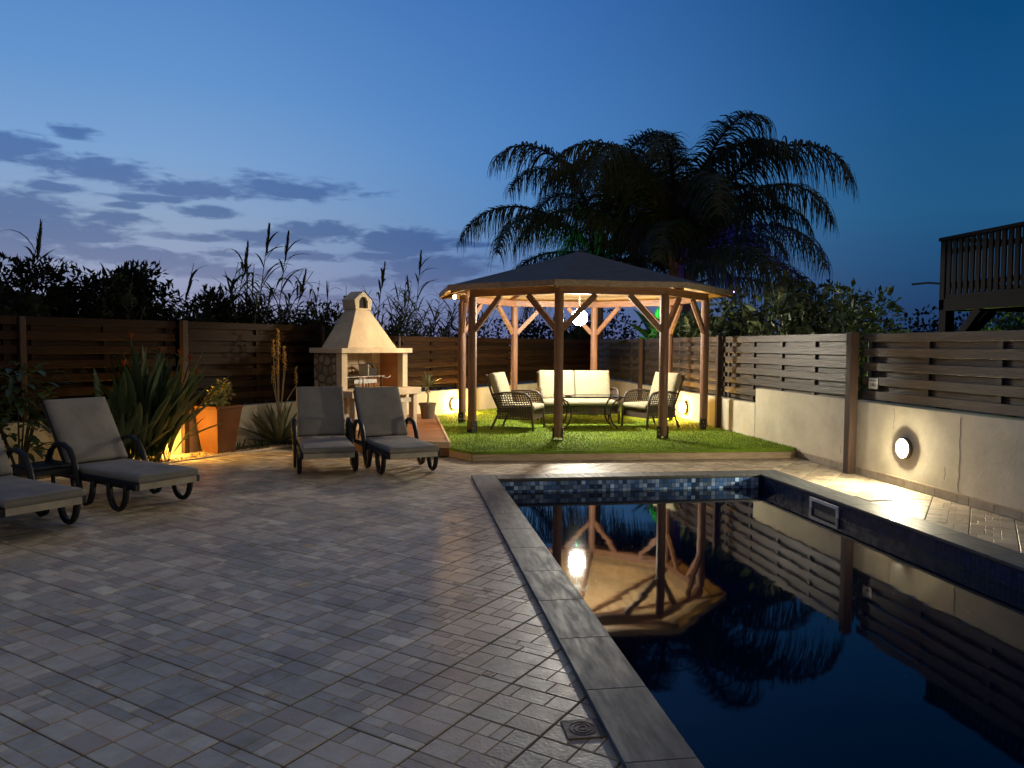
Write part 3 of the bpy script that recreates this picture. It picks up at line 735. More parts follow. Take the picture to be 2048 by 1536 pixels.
# pendant globe
gl = thing('globe_lamp', 'bright white globe lamp hanging under the gazebo ceiling', 'lamp', (GC.x, GC.y, 2.055))
MB().sphere((0, 0, 0), .14, 24, 14).build('globe', E_WHITE, gl, smooth=True)
MB().tube([(0, 0, .122), (0, 0, .42)], .006, 6).build('cord', MAT['white'], gl)
MB().lathe([(.01, .115), (.05, .12), (.05, .15), (.015, .165)], 16).build('collar', MAT['white'], gl)
ar = MB()
for k in range(5):
    a = k*2*math.pi/5+.3
    ar.tube([(math.cos(a+i*.22)*(.03+i*.045), math.sin(a+i*.22)*(.03+i*.045), .47+.03*math.sin(i*1.1)) for i in range(6)], .011, 6)
ar.build('ceiling_rose_arm', MAT['white'], gl)
MB().lathe([(.05, .43), (.07, .46), (.07, .52), (.02, .6), (.02, 1.0)], 16).build('ceiling_rose', MAT['white'], gl)
# small spot bulb under the left eave, aimed at the barbecue
es = thing('eave_lamp', 'small warm bulb on a bracket under the left gazebo eave', 'lamp', (.885, 12.86, 2.36))
MB().sphere((-.02, -.03, -.01), .028, 12, 8).build('bulb', E_BULB, es, smooth=True)
MB().tube([(.0, .0, .03), (.05, .06, .05), (.14, .1, .06), (.235, .1, .02)], .012, 6).build('bracket', MAT['white'], es)
MB().lathe([(.03, .012), (.034, .03), (.02, .05)], 12).build('socket', MAT['white'], es)
sl = bpy.data.lights.new('eave_lamp_beam', 'SPOT'); sl.energy = 105; sl.color = (1, .58, .22); sl.spot_size = rad(110); sl.spot_blend = .7; sl.shadow_soft_size = .035
slo = bpy.data.objects.new('eave_lamp_beam', sl); COL.objects.link(slo); slo.parent = es; slo.location = (-.06, -.06, -.04)
slo.rotation_euler = (Vector((-.35, 12.5, 1.0))-Vector((.83, 12.8, 2.3))).to_track_quat('-Z', 'Y').to_euler()

# wall lamps: backplate ring, dome
def wall_lamp(label, loc, nrm, mat, r=.086, dome=False):
    t_ = thing('wall_lamp', label, 'lamp', loc, 0, 'round lamps on the low walls')
    rot = Vector((0, 0, 1)).rotation_difference(Vector(nrm)).to_matrix().to_4x4()
    MB().lathe([(.0, 0), (.118, 0), (.121, .04), (.110, .05), (.101, .048), (.096, .014), (0, .014)], 28, rot, cap=False).build('backplate', MAT['darkpot'], t_, smooth=False)
    pr = [(max(.001, r*math.cos(-.9+(math.pi/2+.9)*i/10)), .016+r*.78+r*math.sin(-.9+(math.pi/2+.9)*i/10)) for i in range(11)]
    if dome: pr = [(max(.001, r*math.cos(math.pi/2*i/8)), .016+r*.82*math.sin(math.pi/2*i/8)) for i in range(9)]
    MB().lathe(pr, 24, rot).build('globe', mat, t_, smooth=True)
    return t_
wall_lamp('round white wall lamp glaring on the cream wall right of the pool', (WALLX-.001, 7.775, .44), (-1, 0, 0), E_WALL, .09, True)
wall_lamp('round amber wall lamp on the right wall beyond the right patio chair', (WALLX+.0, 14.45, .36), (-1, 0, 0), E_AMBER)
wall_lamp('round amber wall lamp on the back wall beside the small potted aloe', fpt(.79, .001, .325), FN, E_AMBER)
wall_lamp('round amber wall lamp hidden behind the strelitzia leaves', fpt(-5.97, .001, .27), FN, E_AMBER2)

# ================================================================== LOUNGERS
def lounger(label, loc, head, group='sun loungers on the terrace'):
    rz = math.atan2(head[1], head[0])-math.pi/2
    t_ = thing('sun_lounger', label, 'sun lounger', loc, rz, group)
    w = .315
    for s_ in (-1, 1):
        x = s_*w
        MB().tube([(x, .03, .265), (x, .5, .27), (x, 1.2, .275), (x, 1.88, .27)], .036, 8, .62, side=(0, 0, 1)).build('side_rail', MAT['resin'], t_)
        pts = []
        for i in range(15):
            a = math.pi*i/14; pts.append((x+s_*.012, .27-.135*math.cos(a)*(1 if True else 1), .27-.235*math.sin(a)**.8))
        MB().tube(pts, .03, 8, .75, side=(1, 0, 0)).build('front_leg', MAT['resin'], t_, smooth=True)
        # arm and rear leg in one bent strip
        arm = [(1.44, .27), (1.42, .40), (1.36, .50), (1.26, .565), (1.14, .575), (1.03, .53), (.95, .43), (.9, .3), (.86, .16), (.82, .07), (.76, .034), (.69, .06), (.65, .14), (.62, .26)]
        MB().tube([(x+s_*.035, yy_, zz) for yy_, zz in arm], .03, 8, .75, side=(1, 0, 0)).build('armrest', MAT['resin'], t_, smooth=True)
    for i in range(9):
        yb_ = .06+i*.125
        MB().box(-w, w, yb_, yb_+.085, .272, .288).build('slat', MAT['resin2'], t_)
    MB().box(-w-.02, w+.02, -.005, .05, .225, .29).build('foot_bar', MAT['resin'], t_, bevel=.012, seg=2)
    ang = rad(56); cz, sz = math.cos(ang), math.sin(ang); hinge = Vector((0, 1.16, .29))
    bm_ = Matrix.Translation(hinge)@Matrix.Rotation(ang, 4, 'X')
    bf = MB()
    for s_ in (-1, 1): bf.box(s_*.285-.02, s_*.285+.02, 0, .78, -.02, .015, bm_)
    for i in range(6): bf.box(-.28, .28, .05+i*.125, .13+i*.125, -.012, .008, bm_)
    bf.build('backrest', MAT['resin2'], t_)
    pr_ = MB(); 
    for s_ in (-1, 1): pr_.tube([(s_*.22, 1.16+.5*cz, .29+.5*sz), (s_*.22, 1.68, .28)], .012, 6)
    pr_.build('prop', MAT['resin'], t_)
    sd0 = int(abs(loc[0])*97); seat = cushion(-.305, .305, -.02, 1.17, .292, .357, seed=sd0).build('seat_cushion', MAT['cushion'], t_, smooth=True)
    cushion(-.305, .305, .06, .79, .018, .083, seed=sd0+5, mat=bm_).build('back_cushion', MAT['cushion'], t_, smooth=True)
    sl_ = MB(); sl_.box(-.29, .29, -.012, .012, .23, .29); sl_.build('sling_edge', MAT['sling'], t_)
    pi_ = MB()
    for zz in (.300, .352):
        pi_.tube([(-.3, -.0215, zz), (.3, -.0215, zz)], .004, 5)
    pi_.build('piping', MAT['cushion'], seat)
    return t_
H1 = (-.764, .645)
lounger('grey cushioned sun lounger cut by the left picture edge, nearest the camera', (-2.80, 6.49, 0), H1)
lounger('grey cushioned sun lounger in front of the strelitzia', (-2.15, 7.47, 0), H1)
lounger('grey cushioned sun lounger facing the camera beside the flowering aloe', (-.84, 9.11, 0), (-.17, .985))
lounger('grey cushioned sun lounger turned slightly right in front of the barbecue counter', (.14, 9.05, 0), (-.31, .95))
st = thing('side_table', 'low black side table between the two left sun loungers', 'table', (-3.42, 7.92, 0), FANG)
MB().box(-.21, .21, -.21, .21, .36, .385).build('table_top', MAT['resin'], st, bevel=.01, seg=2)
for sx_ in (-1, 1):
    for sy_ in (-1, 1): MB().tube([(sx_*.17, sy_*.17, .36), (sx_*.19, sy_*.19, .004)], [.022, .016], 8).build('leg', MAT['resin'], st)
MB().box(-.19, .19, -.19, .19, .3, .355).build('apron', MAT['resin2'], st)

# ================================================================== PATIO SET
def lattice(mb, quad, nu, nv, w, th):
    a, b_, c, d = [Vector(p) for p in quad]; nrm = (b_-a).cross(d-a).normalized()
    for i in range(nu+1):
        t_ = i/nu; mb.bar(a.lerp(b_, t_), d.lerp(c, t_), w, th, nrm)
    for j in range(nv+1):
        t_ = j/nv; mb.bar(a.lerp(d, t_)+nrm*.002, b_.lerp(c, t_)+nrm*.002, w, th, nrm)
def seat_unit(name, label, cat, loc, rz, W_, nback):
    """faces local -y"""
    t_ = thing(name, label, cat, loc, rz); h = W_/2
    for s_ in (-1, 1):
        x = s_*h
        MB().tube([(x, .36, .60), (x, .15, .635), (x, -.08, .64), (x, -.22, .62), (x, -.29, .56), (x, -.32, .45), (x, -.335, .25), (x, -.35, .0)], .024, 8, .8, side=(1, 0, 0)).build('armrest', MAT['wicker'], t_, smooth=True)
        MB().tube([(x-s_*.03, .50, .93), (x-s_*.03, .38, .6), (x-s_*.03, .25, .32), (x-s_*.03, .33, .15), (x-s_*.03, .40, .0)], .019, 8).build('rear_leg', MAT['wicker'], t_)
        lm = MB(); lattice(lm, [(x, -.30, .40), (x, .26, .36), (x, .33, .60), (x, -.23, .61)], 13, 6, .014, .008); lm.build('woven_side', MAT['wicker'], t_, fix=False)
        lm = MB(); lattice(lm, [(x, -.32, .20), (x, .27, .20), (x, .26, .36), (x, -.30, .40)], 13, 5, .026, .008); lm.build('woven_side', MAT['wicker'], t_, fix=False)
    fm = MB(); lattice(fm, [(-h, -.325, .20), (h, -.325, .20), (h, -.31, .34), (-h, -.31, .34)], int(W_/.045), 5, .024, .008); fm.build('woven_front', MAT['wicker'], t_, fix=False)
    MB().box(-h, h, -.33, .3, .31, .335).build('seat_frame', MAT['wicker'], t_, bevel=.006)
    MB().tube([(-h+.03, .49, .91), (h-.03, .49, .91)], .019, 8).build('top_rail', MAT['wicker'], t_)
    cushion(-h+.03, h-.03, -.36, .28, .337, .43, .035, int(W_*50), None, .011).build('seat_cushion', MAT['cream'], t_, smooth=True)
    bw_ = (W_-.06)/nback; bmx = Matrix.Translation((0, .24, .42))@Matrix.Rotation(rad(-18), 4, 'X')
    for i in range(nback):
        x0 = -h+.03+i*bw_; cushion(x0+.004, x0+bw_-.004, 0, .56, -.06, .055, .035, i+int(W_*31), bmx@Matrix.Rotation(math.pi/2, 4, 'X'), .01).build('back_cushion', MAT['cream'], t_, smooth=True)
    return t_
seat_unit('loveseat', 'two seat cream cushioned wicker loveseat at the back of the gazebo', 'sofa', (3.22, 13.93, TURF_Z), rad(-3), 1.42, 2)
seat_unit('patio_chair', 'cream cushioned wicker armchair on the left, facing the glass table', 'chair', (1.98, 12.95, TURF_Z), rad(64), .68, 1)
seat_unit('patio_chair', 'cream cushioned wicker armchair on the right, facing the glass table', 'chair', (4.33, 13.05, TURF_Z), rad(-68), .68, 1)
tb = thing('coffee_table', 'low smoked glass coffee table on curved dark legs', 'table', (3.21, 13.03, TURF_Z), rad(-4))
MB().box(-.55, .55, -.34, .34, .548, .558).build('glass_top', MAT['glass'], tb, bevel=.003)
rm = MB()
for a, b_ in (((-.56, -.35), (.56, -.35)), ((.56, -.35), (.56, .35)), ((.56, .35), (-.56, .35)), ((-.56, .35), (-.56, -.35))): rm.bar((*a, .55), (*b_, .55), .025, .022)
rm.build('rim', MAT['iron'], tb)
for sx_ in (-1, 1):
    for sy_ in (-1, 1):
        MB().tube([(sx_*.52, sy_*.3, .54), (sx_*.41, sy_*.26, .47), (sx_*.345, sy_*.24, .35), (sx_*.34, sy_*.24, .22), (sx_*.38, sy_*.26, .1), (sx_*.47, sy_*.3, .008)], .02, 8, .7).build('leg', MAT['iron'], tb, smooth=True)
MB().bar((-.345, -.24, .24), (-.345, .24, .24), .02, .02).bar((.345, -.24, .24), (.345, .24, .24), .02, .02).bar((-.345, 0, .24), (.345, 0, .24), .02, .02).build('stretcher', MAT['iron'], tb)
rem = thing('table_tray', 'small amber dish on the left end of the coffee table', 'dish', (2.84, 12.95, TURF_Z+.5605))
MB().lathe([(.0, 0), (.05, 0), (.085, .02), (.08, .024), (.045, .006), (0, .006)], 16, cap=False).build('bowl', MAT['deck'], rem)

# ================================================================== BARBECUE
BO = Vector((-.936, 12.31, DZ))
bq = thing('masonry_barbecue', 'cream masonry barbecue with stone side and tall tapered chimney hood', 'barbecue', BO, FANG)
BWD, BDP = 1.60, .62
C0, C1 = .515, .625           # counter
T0, T1 = 1.215, 1.295         # top slab
base = MB()
base.box(.02, .16, .0, BDP, .001, C0); base.box(BWD-.16, BWD-.02, 0, BDP, .001, C0); base.box(.16, BWD-.16, BDP-.1, BDP, .001, C0)
base.build('base_wall', MAT['render_'], bq, bevel=.004)
MB().box(.03, .13, -.24, -.13, .001, C0-.001).build('front_pillar', MAT['render_'], bq, bevel=.006)
MB().box(BWD-.13, BWD-.03, -.24, -.13, .001, C0-.001).build('front_pillar', MAT['render_'], bq, bevel=.006)
MB().box(.131, BWD-.131, -.2, -.14, C0-.14, C0-.06).build('shelf_rail', MAT['render_'], bq, bevel=.005)
MB().box(.161, BWD-.161, .05, BDP-.101, .001, .06).build('plinth', MAT['render_'], bq)
MB().box(-.05, BWD+.05, -.27, BDP+.02, C0, C1).build('counter', MAT['render_'], bq, bevel=.008, seg=2)
for xq in (0, BWD-.13): MB().box(xq, xq+.13, .0, .12, C1, T0).build('front_column', MAT['render_'], bq, bevel=.005)
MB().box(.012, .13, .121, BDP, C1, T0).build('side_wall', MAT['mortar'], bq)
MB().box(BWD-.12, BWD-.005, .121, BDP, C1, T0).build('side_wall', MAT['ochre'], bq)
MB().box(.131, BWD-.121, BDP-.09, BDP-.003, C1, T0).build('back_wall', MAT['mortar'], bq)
zz = C1+.004
for r_ in range(3):
    xx = .135+(0 if r_ % 2 else -.15)
    while xx < BWD-.125:
        a, b_ = max(xx, .135), min(xx+.31, BWD-.125)
        if b_-a > .04: MB().box(a+.003, b_-.003, BDP-.105, BDP-.0905, zz, zz+.19).build('firebrick', MAT['firebrick'], bq, bevel=.003)
        xx += .316
    zz += .196
MB().box(-.06, BWD+.06, -.06, BDP+.04, T0, T1).build('top_slab', MAT['render_'], bq, bevel=.008, seg=2)
# hood: straight tapered sides
def frustum(lo_, zl, hi_, zh):
    (x0, x1, y0, y1), (X0, X1, Y0, Y1) = lo_, hi_
    mb = MB(); mb.add([(x0, y0, zl), (x1, y0, zl), (x1, y1, zl), (x0, y1, zl), (X0, Y0, zh), (X1, Y0, zh), (X1, Y1, zh), (X0, Y1, zh)],
                      [(3, 2, 1, 0), (4, 5, 6, 7), (0, 1, 5, 4), (1, 2, 6, 5), (2, 3, 7, 6), (3, 0, 4, 7)]); return mb
CX0, CX1, CY0, CY1 = .55, .92, .22, .5
frustum((.15, BWD-.26, .02, BDP-.02), T1, (CX0+.02, CX1-.02, CY0+.015, CY1-.01), 1.93).build('hood', MAT['render_'], bq, bevel=.006)
# chimney cap with arched mouth in the gable
zb, ze, zr = 1.93, 2.09, 2.235; cxm = (CX0+CX1)/2
def arch_face(y_):
    pts = [(CX0+.01, zb), (cxm-.12, zb+.02)]
    return pts
cap = MB(); ow, oz0, ozs = .105, zb+.025, zb+.11; na = 10
arc = [(cxm+ow*math.cos(math.pi*i/na), ozs+ow*math.sin(math.pi*i/na)) for i in range(na+1)]     # right to left
outer = [(CX0+.005, zb), (CX1-.005, zb), (CX1+.025, ze), (cxm, zr), (CX0-.025, ze)]
inner = [(cxm-ow, oz0), (cxm+ow, oz0)]+arc
def ring_face(y_): return [(x, y_, z) for x, z in outer], [(x, y_, z) for x, z in inner]
of, inn = ring_face(CY0)
bmc = bmesh.new()
ov_ = [bmc.verts.new(p) for p in of]; iv = [bmc.verts.new(p) for p in inn[:2]+inn[3:-1]]
e1 = [bmc.edges.new((ov_[i], ov_[(i+1) % len(ov_)])) for i in range(len(ov_))]; e2 = [bmc.edges.new((iv[i], iv[(i+1) % len(iv)])) for i in range(len(iv))]
bmesh.ops.triangle_fill(bmc, edges=e1+e2, use_beauty=True)
def ext(vs, y_):
    vb = [bmc.verts.new((v.co.x, y_, v.co.z)) for v in vs]
    for i in range(len(vs)): bmc.faces.new((vs[i], vs[(i+1) % len(vs)], vb[(i+1) % len(vs)], vb[i]))
    return vb
bo_ = ext(ov_, CY1); bmc.faces.new(bo_); bi = ext(iv, CY1-.06); bmc.faces.new(bi)
bmesh.ops.recalc_face_normals(bmc, faces=bmc.faces)
mec = bpy.data.meshes.new('chimney_cap'); bmc.to_mesh(mec); bmc.free(); mec.materials.append(MAT['render_']); link('chimney_cap', mec, bq)
MB().box(cxm-ow+.001, cxm+ow-.001, CY0+.05, CY0+.06, oz0+.001, ozs+ow*.985).build('flue', MAT['soot'], bq)
# irregular stones on the left side
def voronoi(w, h, n, seed):
    rr = random.Random(seed); pts = []
    for _ in range(400):
        p = (rr.uniform(0, w), rr.uniform(0, h))
        if all(math.hypot(p[0]-q_[0], p[1]-q_[1]) > .75*math.sqrt(w*h/n) for q_ in pts): pts.append(p)
    cells = []
    for p in pts:
        c = [(0, 0), (w, 0), (w, h), (0, h)]
        for q_ in pts:
            if q_ is p: continue
            c = clip(c, ((p[0]+q_[0])/2, (p[1]+q_[1])/2), (p[0]-q_[0], p[1]-q_[1]))
            if not c: break
        if c:
            cx = sum(a[0] for a in c)/len(c); cy = sum(a[1] for a in c)/len(c); k = 1-.018/max(.05, math.sqrt(w*h/n)/2)
            cells.append([(cx+(a[0]-cx)*k, cy+(a[1]-cy)*k) for a in c])
    return cells
for (z0, z1, y0, y1, xs, n, sd) in ((C1+.01, T0-.01, .125, BDP, .012, 15, 3), (.01, C0-.01, .0, BDP, .02, 11, 5)):
    for c in voronoi(y1-y0, z1-z0, n, sd):
        mb = MB(); rr = random.Random(int(c[0][0]*999)); th = rr.uniform(.014, .024)
        mb.prism(c, 0, th)
        mb.v = [(xs-p[2], y0+p[0], z0+p[1]) for p in mb.v]
        mb.build('stone', MAT['stone'], bq, bevel=.005)
# cooking gear standing in the chamber
gg = thing('grill_rack', 'steel grill rack with handles standing in the barbecue chamber', 'grill', BO+Vector((0, 0, C1+.001)), FANG)
gm = MB()
for i in range(16): gm.tube([(.2+.056*i, .12, .2), (.2+.056*i, .44, .2)], .004, 5)
gm.build('bar', MAT['steel'], gg)
MB().tube([(.17, .12, .2), (1.12, .12, .2)], .007, 6).tube([(.17, .44, .2), (1.12, .44, .2)], .007, 6).build('rim', MAT['steel'], gg)
for (x, y_) in ((.2, .13), (1.08, .13), (.2, .43), (1.08, .43), (.62, .13)): MB().tube([(x, y_, .195), (x, y_, .0)], .008, 6).build('leg', MAT['iron'], gg)
MB().tube([(1.1, .2, .2), (1.25, .16, .16), (1.33, .16, .19)], .006, 6).build('handle', MAT['steel'], gg)
tr = thing('fire_tray', 'sheet steel ember tray under the grill rack', 'tray', BO+Vector((0, 0, C1+.001)), FANG)
mb = MB(); mb.box(.46, 1.0, .17, .41, .085, .095); mb.box(.46, 1.0, .17, .18, .095, .15); mb.box(.46, 1.0, .4, .41, .095, .15); mb.box(.46, .47, .18, .4, .095, .15); mb.box(.99, 1.0, .18, .4, .095, .15)
mb.build('pan', MAT['steel'], tr)
mb = MB()
for (x, y_) in ((.5, .2), (.96, .2), (.5, .38), (.96, .38)): mb.tube([(x, y_, .085), (x, y_, 0)], .008, 6)
mb.build('leg', MAT['iron'], tr)
bx_ = thing('motor_box', 'silver and black rotisserie motor box on the grill rack', 'grill motor', BO+FD*.93-FN*.28+Vector((0, 0, C1+.206)), FANG+.25)
MB().box(-.16, .16, -.07, .07, 0, .13).build('case', MAT['soot'], bx_, bevel=.01)
MB().box(-.2, -.165, -.09, .09, 0, .2).build('side_plate', MAT['steel'], bx_, bevel=.004)
MB().tube([(-.16, 0, .14), (-.05, 0, .2), (.08, 0, .19), (.14, 0, .12)], .018, 8).build('handle', MAT['soot'], bx_)
bag = thing('charcoal_bag', 'dark charcoal bag slumped at the left of the barbecue chamber', 'bag', BO+FD*.28-FN*.3+Vector((0, 0, C1+.001)), FANG)
MB().sphere((0, 0, .07), .1, 12, 8, (1.2, .8, .7)).build('sack', MAT['soot'], bag, smooth=True)

# ================================================================== POTS AND PLANTS
def ptag(o, l): o['label'] = l
pt = thing('tapered_planter', 'tall square rust brown planter tapering downwards, holding a yellowish shrub', 'planter', (-2.60, 11.42, .012), rad(-34))
hb, ht, H = .155, .235, .66
frustum((-hb, hb, -hb, hb), 0, (-ht, ht, -ht, ht), H-.03).build('pot_wall', MAT['corten'], pt, bevel=.004)
mb = MB()
for (a, b_) in (((-ht, -ht), (ht, -ht)), ((ht, -ht), (ht, ht)), ((ht, ht), (-ht, ht)), ((-ht, ht), (-ht, -ht))): mb.bar((*a, H-.012), (*b_, H-.012), .03, .034)
mb.build('rim', MAT['corten'], pt)
MB().box(-ht+.02, ht-.02, -ht+.02, ht-.02, H-.028, H-.022).build('soil', MAT['soil'], pt)
def leaf_cloud(seeds, n, size, rr, flat=.5, shape=.45):
    """many leaf-shaped faces scattered in clumps; seeds = [(x,y,z,radius)]"""
    mb = MB(); tot = sum(s_[3]**2 for s_ in seeds)
    for (cx, cy, cz, cr) in seeds:
        for _ in range(max(3, int(n*cr*cr/tot))):
            d = Vector((rr.gauss(0, 1), rr.gauss(0, 1), rr.gauss(0, 1)))
            if d.length < 1e-3: continue
            d.normalize(); p = Vector((cx, cy, cz))+d*cr*(rr.random()**.4)
            s_ = size*rr.uniform(.6, 1.35); ax = (d*.7+Vector((rr.gauss(0, .6), rr.gauss(0, .6), rr.gauss(0, .6)+flat*.3))).normalized()
            sd = ax.cross(Vector((rr.gauss(0, 1), rr.gauss(0, 1), rr.gauss(0, 1))))
            if sd.length < 1e-3: continue
            sd.normalize(); sd = sd*s_*shape*.5; nn = ax.cross(sd).normalized()*s_*.08
            b0 = len(mb.v); q = p+ax*s_
            mb.v += [tuple(p), tuple(p+ax*s_*.45+sd+nn), tuple(q), tuple(p+ax*s_*.45-sd+nn)]
            mb.f += [(b0, b0+1, b0+2), (b0, b0+2, b0+3)]
    return mb
r7 = random.Random(11)
sd_ = [(r7.uniform(-.16, .16), r7.uniform(-.16, .16), H+r7.uniform(.0, .1), .1) for _ in range(9)]+[(.02, .02, H+.2, .1), (.05, .05, H+.3, .08), (-.05, 0, H+.16, .1), (.09, .05, H+.2, .09)]
leaf_cloud(sd_, 900, .055, r7, shape=.55).build('foliage', MAT['leaf_pot'], pt, fix=False)
mb = MB()
for i in range(6): a = i*1.05; mb.tube([(0, 0, H-.03), (.06*math.cos(a), .06*math.sin(a), H+.1), (.12*math.cos(a), .12*math.sin(a), H+.22)], [.01, .007, .003], 5)
mb.build('stem', MAT['bark'], pt)

def blade_leaf(mb, base, direc, length, width, droop, segs=6, fold=.25, tip=.02, stemfrac=0.0):
    """a long leaf curving under its weight"""
    d = Vector(direc).normalized(); p = Vector(base); side = d.cross(Vector((0, 0, 1)))
    if side.length < .05: side = Vector((1, 0, 0))
    side.normalize(); b0 = len(mb.v); step = length/segs
    for i in range(segs+1):
        t_ = i/segs
        if t_ < stemfrac: w_ = width*.09
        else:
            q = (t_-stemfrac)/(1-stemfrac); w_ = width*max(tip, (math.sin(math.pi*min(1, q*.92+.08))**.75))
        up = side.cross(d).normalized()
        mb.v += [tuple(p+side*w_/2+up*w_*fold*.5), tuple(p), tuple(p-side*w_/2+up*w_*fold*.5)]
        if i < segs:
            a = b0+i*3; mb.f += [(a, a+1, a+4, a+3), (a+1, a+2, a+5, a+4)]
        p = p+d*step; d = (d+Vector((0, 0, -droop/segs))).normalized()
def rosette(name, mat, parent, n, length, width, seed, tilt=(20, 70), droop=.3, base=(0, 0, 0), spread=.05, fold=.5, part='leaf', segs=6, stem=0.0, tip=.02, wob=0):
    rr = random.Random(seed)
    for i in range(n):
        a = i*2.39996+rr.uniform(-.2, .2); tl = rad(tilt[0]+(tilt[1]-tilt[0])*((i+.5)/n)+rr.uniform(-5, 5)); l = length*rr.uniform(.72, 1.08)
        mb = MB(); d = (math.cos(a)*math.sin(tl), math.sin(a)*math.sin(tl), math.cos(tl))
        blade_leaf(mb, (base[0]+math.cos(a)*spread*rr.random(), base[1]+math.sin(a)*spread*rr.random(), base[2]), d, l, width*rr.uniform(.8, 1.15), droop*rr.uniform(.6, 1.4), segs, fold, tip, stem)
        mb.build(part, mat, parent, smooth=True, fix=False)
# bird of paradise
sr = thing('strelitzia', 'large strelitzia clump with orange flowers in front of the left fence', 'plant', fpt(-6.28, .32, .01))
rr = random.Random(17)
for i in range(190):
    a = rr.uniform(0, 6.283); tl = rad(rr.uniform(4, 62)*(.55+.45*rr.random())); l = rr.uniform(.95, 1.66)*(1-.1*tl)*(1 if i < 120 else rr.uniform(.45, .8)); oo = FD*min(.24, rr.gauss(-.06, .24))+FN*rr.gauss(.06, .07); b0 = (oo.x, oo.y, 0)
    wdir = Vector((math.cos(a)*math.sin(tl), math.sin(a)*math.sin(tl), math.cos(tl)))
    # keep leaves off the fence
    k = wdir.dot(FN); 
    if k < -.12: wdir = (wdir-FN*(k+.1)).normalized()
    mb = MB(); blade_leaf(mb, b0, wdir, l, rr.uniform(.075, .115), rr.uniform(.12, .42), 9, .55, .03, .45 if i < 120 else .15); mb.build('leaf', MAT['leaf_strel'], sr, smooth=True, fix=False)
for i, (s_, d_, h_) in enumerate(((-.28, .12, 1.58), (.42, .1, 1.38), (.52, .16, 1.30), (-.42, .2, 1.25), (.1, .15, 1.42), (.6, .2, 1.12))):
    off = FD*s_+FN*d_; tipp = Vector((off.x, off.y, h_)); mb = MB()
    mb.tube([(off.x*.2, off.y*.2, 0), (off.x*.7, off.y*.7, h_*.6), tipp], [.012, .01, .008], 5); fl = mb.build('flower_stalk', MAT['leaf_strel'], sr)
    pmb = MB(); rr2 = random.Random(i)
    for k in range(7):
        a = rr2.uniform(-.8, .8); dd = (FD*math.sin(a)*.9+Vector((0, 0, 1))*math.cos(a)+FN*rr2.uniform(-.2, .4)); blade_leaf(pmb, tipp, dd, rr2.uniform(.08, .13), .022, .05, 4, .3)
    pmb.build('petal', MAT['orange'], sr, fix=False)
    bmb = MB(); blade_leaf(bmb, tipp-Vector((0, 0, .01)), -FD*.9+Vector((0, 0, .35)), .17, .035, .1, 4, .8); bmb.build('bract', MAT['leaf_strel'], sr, fix=False)
# flowering aloe
al = thing('flowering_aloe', 'grey green aloe with tall yellow flower spikes beside the planter', 'plant', fpt(-4.1, .30, .01))
rosette('aloe', MAT['aloe'], al, 34, .66, .085, 5, (6, 72), .12, spread=.05, fold=.7, part='leaf', segs=6, tip=.03)
stk = [(0, 0, 1.78, .00), (-.07, .01, 1.62, -.11), (.06, .02, 1.52, .08), (.1, .0, 1.42, .13), (-.03, .02, 1.36, -.06), (.22, .03, 1.2, .3), (-.08, .0, 1.22, -.1), (.03, -.02, 1.58, .04)]
for i, (dx, dy, h_, ex) in enumerate(stk):
    e = FD*ex+FN*dy*2; p2 = Vector((e.x, e.y, h_)); m1 = Vector((e.x*.55, e.y*.55, .55))
    mb = MB(); mb.tube([(0, 0, .1), (0.005, 0, .4), (m1.x, m1.y, .72), (e.x, e.y, h_-.3), p2], [.011, .01, .008, .006, .003], 6); mb.build('flower_stalk', MAT['stalk'], al)
    fm = MB(); rr2 = random.Random(50+i)
    for k in range(60):
        z = h_-.02-.25*k/60; a = rr2.uniform(0, 6.28); rdx = .012+.016*min(1, k/22); l = .03
        pz = Vector((e.x, e.y, z)); dd = Vector((math.cos(a), math.sin(a), -.9 if k > 12 else .8))
        blade_leaf(fm, pz+Vector((math.cos(a), math.sin(a), 0))*rdx*.4, dd, l, .011, 0, 2, .6, .4)
    fm.build('flower_spike', MAT['spike'], al, fix=False)
# potted little aloe tree on the deck
pa = thing('potted_aloe', 'small trunked aloe in a taupe plastic pot on the deck', 'pot plant', (.47, 14.22, DZ+.001))
MB().lathe([(.0, 0), (.115, 0), (.15, .24), (.168, .245), (.17, .285), (.15, .285), (.14, .25), (0, .25)], 24, cap=False).build('pot', MAT['darkpot'], pa)
MB().lathe([(0, .251), (.14, .251), (.0, .262)], 16, cap=False).build('soil', MAT['soil'], pa)
MB().tube([(0, 0, .24), (.01, 0, .42), (-.01, .01, .52), (0, 0, .6)], [.022, .018, .02, .028], 8).build('trunk', MAT['stalk'], pa)
rosette('leaf', MAT['aloe'], pa, 16, .33, .045, 9, (8, 95), .25, (0, 0, .58), .02, .6)
dm = MB(); r8 = random.Random(2)
for k in range(10): a = r8.uniform(0, 6.28); blade_leaf(dm, (0, 0, .56), (math.cos(a)*.4, math.sin(a)*.4, -.6), .12, .02, .3, 3, .4)
dm.build('dry_leaf', MAT['stalk'], pa, fix=False)
# low groundcover round the aloe and planter
for i, (s_, d_, n_, l_, lab) in enumerate(((-4.55, .36, 26, .2, 'low grassy tuft between the planter and the flowering aloe'), (-4.85, .3, 18, .16, 'small low tuft behind the tapered planter'), (-3.6, .4, 26, .24, 'low leafy tuft right of the flowering aloe'), (-5.62, .42, 9, .1, 'tiny yellow seedling at the gravel edge'))):
    t_ = thing('ground_plant', lab, 'plant', fpt(s_, d_, .01)); rosette('leaf', MAT['leaf_pot' if i == 3 else 'leaf_strel'], t_, n_, l_, .022, 60+i, (10, 85), .5, spread=.14, fold=.4, segs=4)
